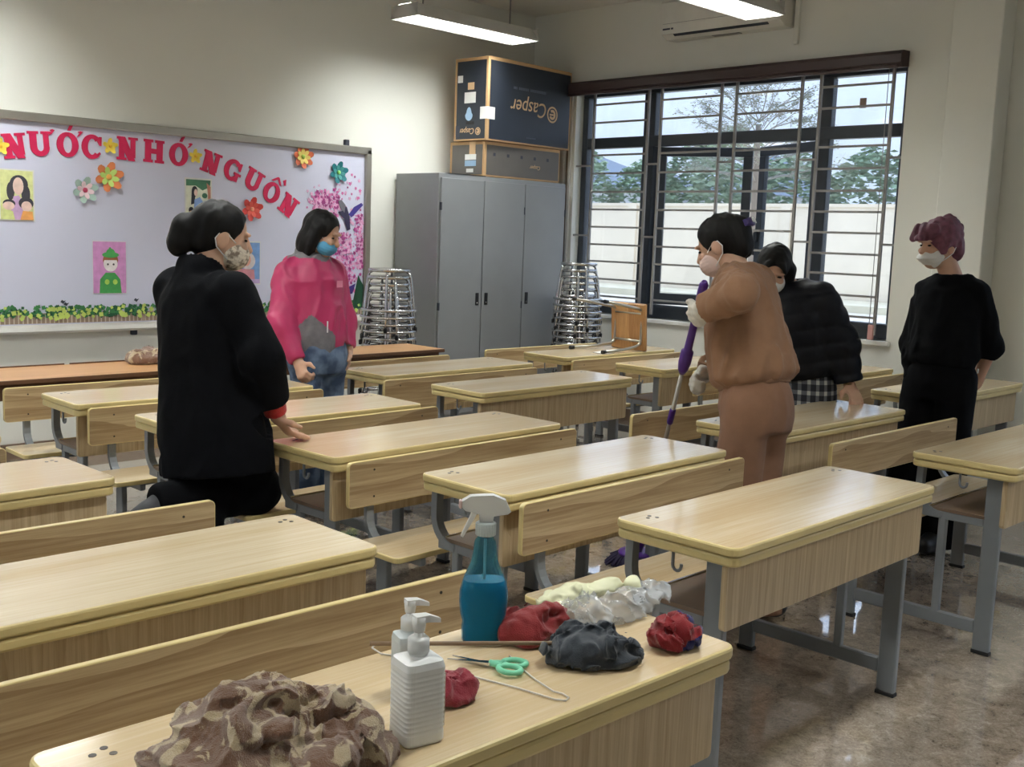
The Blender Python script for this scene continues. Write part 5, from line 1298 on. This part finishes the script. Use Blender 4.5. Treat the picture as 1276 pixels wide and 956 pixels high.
b = MB(); b.box(-.004, .004, -.004, .004, -.02, .02, b=.001); o = b.build('zip_pull', M['whiteplastic'], B_.t); o.location = Vector((B_.J['neck'] + B_.ft * .115 - A3((0, 0, .06)) - B_.org).tolist())
b = MB(); b.box(-.003, .003, -.003, .003, -.03, .03, b=.001); o = b.build('pocket_zip', M['whiteplastic'], B_.t); o.location = Vector((B_.J['pelvis'] + B_.ft * .146 + B_.rt * .045 + A3((0, 0, .13)) - B_.org).tolist())
b = MB(); b.box(-.025, .025, -.001, .001, -.018, .018); o = b.build('chest_logo', plain('pale_pink_print', srgb(226, 140, 170), .6), B_.t); o.location = Vector((B_.J['chest'] + B_.ft * .150 - B_.rt * .085 + A3((0, 0, .05)) - B_.org).tolist()); o.rotation_euler = (0, 0, .3)
def jeans_mat():
    return speck_mat('washed_jeans', srgb(66, 84, 112), srgb(112, 132, 160), 9)
B_.trousers([B_.sec(.12, .168, .128), B_.sec(0, .178, .135), B_.sec(-.12, .172, .13), B_.sec(-.24, .15, .11)], (.088, .072, .062), jeans_mat(), toes=((.02, -.12, 0), (.0, -.12, 0)), toe_mat=plain('dark_shoe_b', srgb(36, 36, 42), .6), amp=.006)
H = B_.H
B_.hair([H.e((0, -.016, .034), (.082, .102, .092)), H.e((0, -.040, -.06), (.088, .075, .110)), H.cp((-.065, -.01, -.03), (-.075, .0, -.11), .030, .020), H.cp((.065, -.01, -.03), (.075, .0, -.11), .030, .020), H.cp((-.076, .004, .03), (-.080, .008, -.07), .026, .022), H.cp((.076, .004, .03), (.080, .008, -.07), .026, .022)], HAIR, B_.face_cut(.066, .052, .085) + [H.e((0, .085, -.10), (.066, .075, .10))], .003, .02, lab='straight black shoulder-length hair')
B_.mask(plain('blue_surgical_mask', srgb(88, 164, 206), .6), .056, .050, label='light blue surgical mask')

# ---- the person in brown, mopping
PT, PB = A3((3.535, 2.485, 1.297)), A3((3.986, 3.08, .03))
pu = nrm(PB - PT)
pole_at = lambda z: PT + (PB - PT) * ((PT[2] - z) / (PT[2] - PB[2]))
Cc = Fig('person in a brown tracksuit and white gloves mopping the floor with a purple mop', dict(pelvis=(3.775, 2.352, .884), chest=(3.775, 2.43, 1.254), neck=(3.795, 2.495, 1.415), head=(3.800, 2.585, 1.502),
    lsh=(3.675, 2.43, 1.350), rsh=(3.965, 2.505, 1.352), lelb=(3.478, 2.27, 1.33), lwr=(3.49, 2.44, 1.258), ltip=(3.535, 2.50, 1.18), relb=(3.97, 2.60, 1.085), rwr=(3.815, 2.64, .965), rtip=(3.72, 2.67, .905),
    lhip=(3.690, 2.345, .867), rhip=(3.862, 2.372, .860), lknee=(3.655, 2.345, .453), rknee=(3.800, 2.335, .453), lank=(3.620, 2.385, .07), rank=(3.800, 2.255, .07)), az(345, -26), (3.76, 2.36, 0))
toesC = ((-.04, .12, 0), (-.02, .12, 0))
lt_ = pole_at(1.20); rt_ = pole_at(.905)
hC = [((Cc.J['lwr'], lt_ + A3((-.03, .01, -.01)), (.9, .3, 0), (-.2, .3, .9)), dict(curl=(.9, 1.1, .8), g=.96)), ((Cc.J['rwr'], rt_ + A3((.01, -.02, 0)), (-.2, -.85, -.5), (-.6, .2, .7)), dict(curl=(.9, 1.0, .8), g=.96))]
Cc.body(hC, toesC)
glove = cloth_mat('white_knit_glove', srgb(214, 210, 202), .9, .5, 500)
for sd, hh in (('l', hC[0]), ('r', hC[1])):
    kw = dict(hh[1]); kw['g'] = 1.28; w = Cc.J[sd + 'wr']; e = Cc.J[sd + 'elb']
    Cc.add('glove', hand_prims(*hh[0], **kw) + [cap(w, lerp(w, e, .25), .038, .046)], h=.005, k=.010, post=lambda p, d, w=w, e=e: np.maximum(d, (p - lerp(w, e, .24)) @ nrm(e - w)) - .0015 * np.sin(p[:, 2] * 260), mats=glove, lo=w - .2, hi=w + .2)
brown = cloth_mat('brown_fleece', srgb(140, 106, 82), .9, .25, 350, .08, .04)
top(Cc, 'sweatshirt', [Cc.sec(.13, .165, .142), Cc.sec(.20, .188, .172), Cc.sec(.55, .185, .155), Cc.sec(.8, .175, .14), Cc.sec(.93, .14, .11), Cc.sec(1.02, .085, .082)], (.074, .068, .055), (.074, .064, .05), brown, (.93, .93), .016, (15, 15, 5), 21, neck_r=.060)
Cc.add('waistband', loft([Cc.sec(.115, .160, .138), Cc.sec(.175, .166, .144)]), h=.006, k=.01, post=lambda p, d: np.maximum(d, np.abs((p - Cc.sec(.145, 1, 1)[0]) @ Cc.sp) - .022), mats=cloth_mat('brown_rib', srgb(130, 98, 76), .9, .6, 200, .05), lo=Cc.J['pelvis'] - .3, hi=Cc.J['pelvis'] + .35)
Cc.trousers([Cc.sec(.16, .155, .128), Cc.sec(0, .170, .142), Cc.sec(-.16, .165, .128), Cc.sec(-.24, .15, .11)], (.098, .090, .078), cloth_mat('brown_fleece_legs', srgb(132, 98, 77), .9, .25, 350, .08, .04), toes=toesC, toe_mat=plain('black_shoe', srgb(20, 20, 22), .5), amp=.007, seed=9)
H = Cc.H
Cc.hair([H.e((0, -.020, .036), (.084, .106, .094)), H.e((0, -.075, -.015), (.062, .058, .075)), H.e((0, -.10, .035), (.05, .045, .055))], HAIR, Cc.face_cut(.082, .062, .088) + [H.e((i * .088, .012, -.035), (.030, .036, .048)) for i in (-1, 1)] + [H.e((0, .02, -.13), (.12, .10, .08))], .004, .018, lab='black hair pinned up at the back')
Cc.mask(plain('blush_mask', srgb(222, 196, 188), .7), .060, .058, label='blush white mask')
b = MB()
for i in range(7): b.loft([[(x * 1.0, y, z) for x, y, z in ((-.004, 0, -.012), (.004, 0, -.012), (.003, -.022, .012), (-.003, -.022, .012))], [(x, y - .006, z) for x, y, z in ((-.003, 0, -.010), (.003, 0, -.010), (.002, -.022, .010), (-.002, -.022, .010))]]) if i < 0 else None
b.loft([[(-.05, -.016, -.010), (-.05, .0, -.012), (-.05, .0, .014), (-.05, -.012, .014)], [(0, -.030, -.016), (0, -.010, -.018), (0, -.010, .020), (0, -.026, .020)], [(.05, -.016, -.010), (.05, .0, -.012), (.05, .0, .014), (.05, -.012, .014)]], 0, True)
o = b.build('hair_clip', plain('purple_hair_clip', srgb(66, 52, 112), .3), Cc.t); o.matrix_local = Matrix.Translation(Vector((H.w(.01, -.135, .040) - Cc.org).tolist())) @ Matrix(H.R.tolist()).transposed().to_4x4()
b = MB(); b.box(-.02, -.006, -.033, -.028, -.006, .014); b.box(.03, .042, -.024, -.018, -.006, .012); ob = b.build('clip_shine', M['whiteplastic'], o)

mop = thing('mop', 'purple and steel mop held upright by the person in brown', 'mop', PB.tolist())
def rel(p): return Vector((A3(p) - PB).tolist())
L_ = float(np.linalg.norm(PB - PT))
purp = plain('purple_mop_plastic', srgb(74, 36, 124), .35)
at_ = lambda t: rel(PT + (PB - PT) * t)
b = MB(); b.tube([at_(t) for t in (.22, .88)], .0095, 12); b.build('steel_pole', plain('mop_steel', srgb(190, 186, 180), .3, .8), mop)
b = MB(); b.tube([at_(t) for t in (-.055, -.045, -.02, .10, .17, .175, .215, .235, .25)], [.010, .018, .019, .0155, .0165, .026, .026, .022, .013], 14); b.build('grip', purp, mop)
b = MB(); b.tube([at_(t) for t in (.38, .385, .43, .435)], [.011, .014, .014, .011], 12); b.build('lower_sleeve', purp, mop)
b = MB(); b.tube([at_(t) for t in (.86, .87, .93, .97)], [.012, .020, .024, .018], 12); b.build('socket', purp, mop)
b = MB(); b.lathe([(.0, .035), (.05, .038), (.085, .030), (.09, .016), (.0, .016)], 24); b.build('mop_head', purp, mop)
b = MB(); q = random.Random(2)
for k in range(90):
    a = q.uniform(0, 6.28); r0 = q.uniform(.05, .088); b.tube([(r0 * math.cos(a), r0 * math.sin(a), .018), ((r0 + .03) * math.cos(a + .1), (r0 + .03) * math.sin(a + .1), .004), ((r0 + q.uniform(.05, .09)) * math.cos(a + .2), (r0 + q.uniform(.05, .09)) * math.sin(a + .2), -.022)], .006, 5)
tag(b.build('mop_strands', plain('dark_microfibre', srgb(40, 32, 62), .9), mop), kind='stuff')

# ---- the person in the navy puffer jacket leaning over a desk
D_ = Fig('person in a navy padded jacket and plaid skirt bending over a desk', dict(pelvis=(5.08, 2.885, .795), chest=(5.085, 2.93, 1.133), neck=(5.009, 2.967, 1.315), head=(4.90, 3.005, 1.398),
    lsh=(5.035, 2.80, 1.245), rsh=(5.145, 3.05, 1.22), lelb=(5.075, 2.695, 1.03), lwr=(5.092, 2.640, .828), ltip=(5.055, 2.575, .765), relb=(5.10, 3.08, .99), rwr=(4.99, 3.06, .84), rtip=(4.94, 3.04, .75),
    lhip=(5.095, 2.81, .773), rhip=(5.13, 2.95, .76), lknee=(5.12, 2.80, .43), rknee=(5.15, 2.93, .43), lank=(5.13, 2.80, .07), rank=(5.16, 2.94, .07)), az(238, -34), (5.09, 2.88, 0), 1.0, .1)
toesD = ((-.12, .05, 0), (-.12, .05, 0))
D_.body([((D_.J['lwr'], D_.J['ltip'], (-.1, -.1, -1), (-.8, .3, 0)), dict(curl=(.40, .25, .2), spread=.15)), ((D_.J['rwr'], D_.J['rtip'], (0, -1, 0), (-.6, 0, .5)), dict(curl=(.4, .4, .3)))], toesD)
navy = matte(cloth_mat('navy_nylon', srgb(10, 13, 22), .5, .15, 120, .0), .22)
top(D_, 'padded_jacket', [D_.sec(.10, .175, .15), D_.sec(.2, .195, .17), D_.sec(.55, .195, .165), D_.sec(.8, .18, .145), D_.sec(.94, .14, .115), D_.sec(1.03, .085, .08)], (.085, .082, .060), (.085, .08, .06), navy, (.93, .93), .006, (12, 12, 9), 31, quilt=.010, neck_r=.06)
b = MB(); b.tube([Vector((D_.sec(t, 1, 1)[0] + D_.ft * .172 - D_.rt * .05 - D_.org).tolist()) for t in (.42, .50, .58)], .005, 6); b.build('zip', plain('pale_zip', srgb(190, 196, 190), .4), D_.t)
def plaid_mat():
    t = NT('dark_plaid'); co = t.n('ShaderNodeTexCoord'); sx = t.n('ShaderNodeSeparateXYZ'); t.l(co.outputs['Object'], sx.inputs[0])
    ad = t.n('ShaderNodeMath', operation='SUBTRACT'); t.l(sx.outputs['X'], ad.inputs[0]); t.l(sx.outputs['Y'], ad.inputs[1])
    fs = []
    for src, sc in ((ad.outputs[0], 105.0), (sx.outputs['Z'], 115.0)):
        m = t.n('ShaderNodeMath', operation='MULTIPLY'); m.inputs[1].default_value = sc; t.l(src, m.inputs[0])
        s_ = t.n('ShaderNodeMath', operation='SINE'); t.l(m.outputs[0], s_.inputs[0]); g = t.n('ShaderNodeMath', operation='GREATER_THAN'); g.inputs[1].default_value = .35; t.l(s_.outputs[0], g.inputs[0]); fs.append(g)
    a = t.n('ShaderNodeMath', operation='ADD'); t.l(fs[0].outputs[0], a.inputs[0]); t.l(fs[1].outputs[0], a.inputs[1]); h_ = t.n('ShaderNodeMath', operation='MULTIPLY'); h_.inputs[1].default_value = .5; t.l(a.outputs[0], h_.inputs[0])
    rp = t.n('ShaderNodeValToRGB'); rp.color_ramp.interpolation = 'CONSTANT'; e = rp.color_ramp.elements; e[0].color = srgb(30, 32, 40); e[1].position = .4; e[1].color = srgb(92, 94, 100); x = e.new(.9); x.color = srgb(178, 178, 174)
    t.l(h_.outputs[0], rp.inputs['Fac']); t.l(rp.outputs['Color'], t.b.inputs['Base Color']); t.set(Roughness=.9); return t.m
sk = [(D_.J['pelvis'] + A3((0, 0, z)), D_.hr, D_.hf, w, d) for z, w, d in ((-.34, .20, .165), (-.15, .185, .155), (0, .175, .15), (.10, .15, .125))]
D_.add('skirt', loft(sk), h=.007, k=.02, post=lambda p, d, f=D_.folds(.006, (14, 14, 2), 40): np.maximum(d - f(p), .46 - p[:, 2]), mats=plaid_mat(), lo=D_.J['pelvis'] - A3((.35, .35, .42)), hi=D_.J['pelvis'] + A3((.35, .35, .25)))
D_.trousers([D_.sec(.0, .14, .11), D_.sec(-.12, .15, .115)], (.08, .062, .048), dark, toes=toesD, toe_mat=plain('black_shoe_d', srgb(20, 20, 22), .5), amp=.002)
H = D_.H
D_.hair([H.e((0, -.016, .034), (.085, .104, .094)), H.e((0, -.040, -.05), (.088, .075, .095)), H.cp((-.070, .0, -.01), (-.080, .045, -.12), .034, .020), H.cp((.070, .0, -.01), (.080, .045, -.12), .034, .020), H.cp((-.078, -.01, .0), (-.088, .03, -.15), .036, .022), H.cp((-.03, .075, .075), (-.05, .085, .04), .018, .012), H.cp((.03, .075, .075), (.05, .085, .04), .018, .012)], HAIR, D_.face_cut(.064, .045, .080) + [H.e((0, .10, -.10), (.062, .085, .10))], .003, .02, lab='black bob falling beside the face')
D_.mask(M['whiteplastic'], .058, .056, label='white face mask')
b = MB(); b.tube([Vector((lerp(D_.J['lelb'], D_.J['lwr'], .97) + .029 * (A3((math.cos(a), math.sin(a), 0))) - D_.org).tolist()) for a in [2 * PI * i / 16 for i in range(16)]], .005, 6, closed=True); b.build('bracelet', plain('dark_gold_band', srgb(150, 130, 90), .3, .8), D_.t)

# ---- the person in black with pink-purple hair
E_ = Fig('person in a black jumper with short pink-purple hair standing with one hand behind the back', dict(pelvis=(5.455, 2.335, .901), chest=(5.499, 2.349, 1.206), neck=(5.516, 2.34, 1.392), head=(5.436, 2.390, 1.545),
    lsh=(5.512, 2.215, 1.315), rsh=(5.53, 2.475, 1.308), lelb=(5.590, 2.150, 1.05), lwr=(5.655, 2.225, .855), ltip=(5.64, 2.27, .74), relb=(5.50, 2.515, 1.03), rwr=(5.42, 2.455, .85), rtip=(5.40, 2.42, .76),
    lhip=(5.455, 2.250, .868), rhip=(5.460, 2.415, .868), lknee=(5.400, 2.235, .455), rknee=(5.34, 2.42, .455), lank=(5.40, 2.245, .07), rank=(5.32, 2.45, .07)), az(298, -8), (5.44, 2.34, 0), 1.0)
toesE = ((-.13, .0, 0), (-.13, .02, 0))
E_.body([((E_.J['lwr'], E_.J['ltip'], (-.3, .9, 0), (-.9, -.2, 0)), dict(curl=(.5, .5, .3))), ((E_.J['rwr'], E_.J['rtip'], (0, -1, 0), (-.9, 0, 0)), dict(curl=(.4, .4, .3)))], toesE)
blk = matte(cloth_mat('black_jumper', srgb(11, 12, 15), .95, .25, 300, .0))
top(E_, 'jumper', [E_.sec(.06, .16, .125), E_.sec(.16, .175, .14), E_.sec(.5, .165, .125), E_.sec(.75, .165, .122), E_.sec(.9, .15, .10), E_.sec(1.0, .09, .08)], (.064, .060, .056), (.064, .060, .050), blk, (.22, .95), .011, (11, 11, 8), 51, neck_r=.064)
E_.trousers([E_.sec(.12, .145, .115), E_.sec(-.02, .158, .125), E_.sec(-.14, .16, .128), E_.sec(-.28, .15, .115)], (.098, .095, .095), matte(cloth_mat('black_trousers', srgb(7, 7, 10), .9, .2, 300, .0)), toes=toesE, toe_mat=plain('black_shoe_e', srgb(20, 20, 22), .5), amp=.008, seed=19)
b = MB(); b.box(-.004, .004, -.004, .004, -.012, .012, b=.002); o = b.build('pocket_tag', M['milkplastic'], E_.t); o.location = Vector((5.47 - 5.44, 2.155 - 2.34, .93))
H = E_.H
ph = plain('pink_purple_hair', srgb(104, 58, 76), .6, var=.3, scale=40)
E_.hair([H.e((0, -.018, .044), (.092, .112, .098)), H.e((0, -.065, -.03), (.072, .055, .075)), H.cp((-.05, .075, .085), (.02, .115, .045), .030, .014), H.cp((.05, .075, .085), (.055, .110, .045), .030, .014), H.cp((0, .08, .095), (-.03, .122, .055), .028, .014), H.cp((.078, .01, .03), (.080, .035, -.03), .026, .010), H.cp((-.078, .01, .03), (-.080, .035, -.03), .026, .010),
         H.cp((0, -.06, .12), (.02, -.13, .09), .03, .012), H.cp((.04, -.10, .06), (.05, -.135, .0), .03, .012)], ph, [H.e((0, .112, -.045), (.076, .085, .080)), H.e((0, .03, -.14), (.12, .10, .08))], .009, .016, .005, fr=(45, 45, 22), lab='short tousled pink-purple hair')
E_.mask(plain('white_respirator', srgb(226, 226, 224), .6), .075, .060, .064, .050, -.052, 1.15, label='white pointed respirator mask')
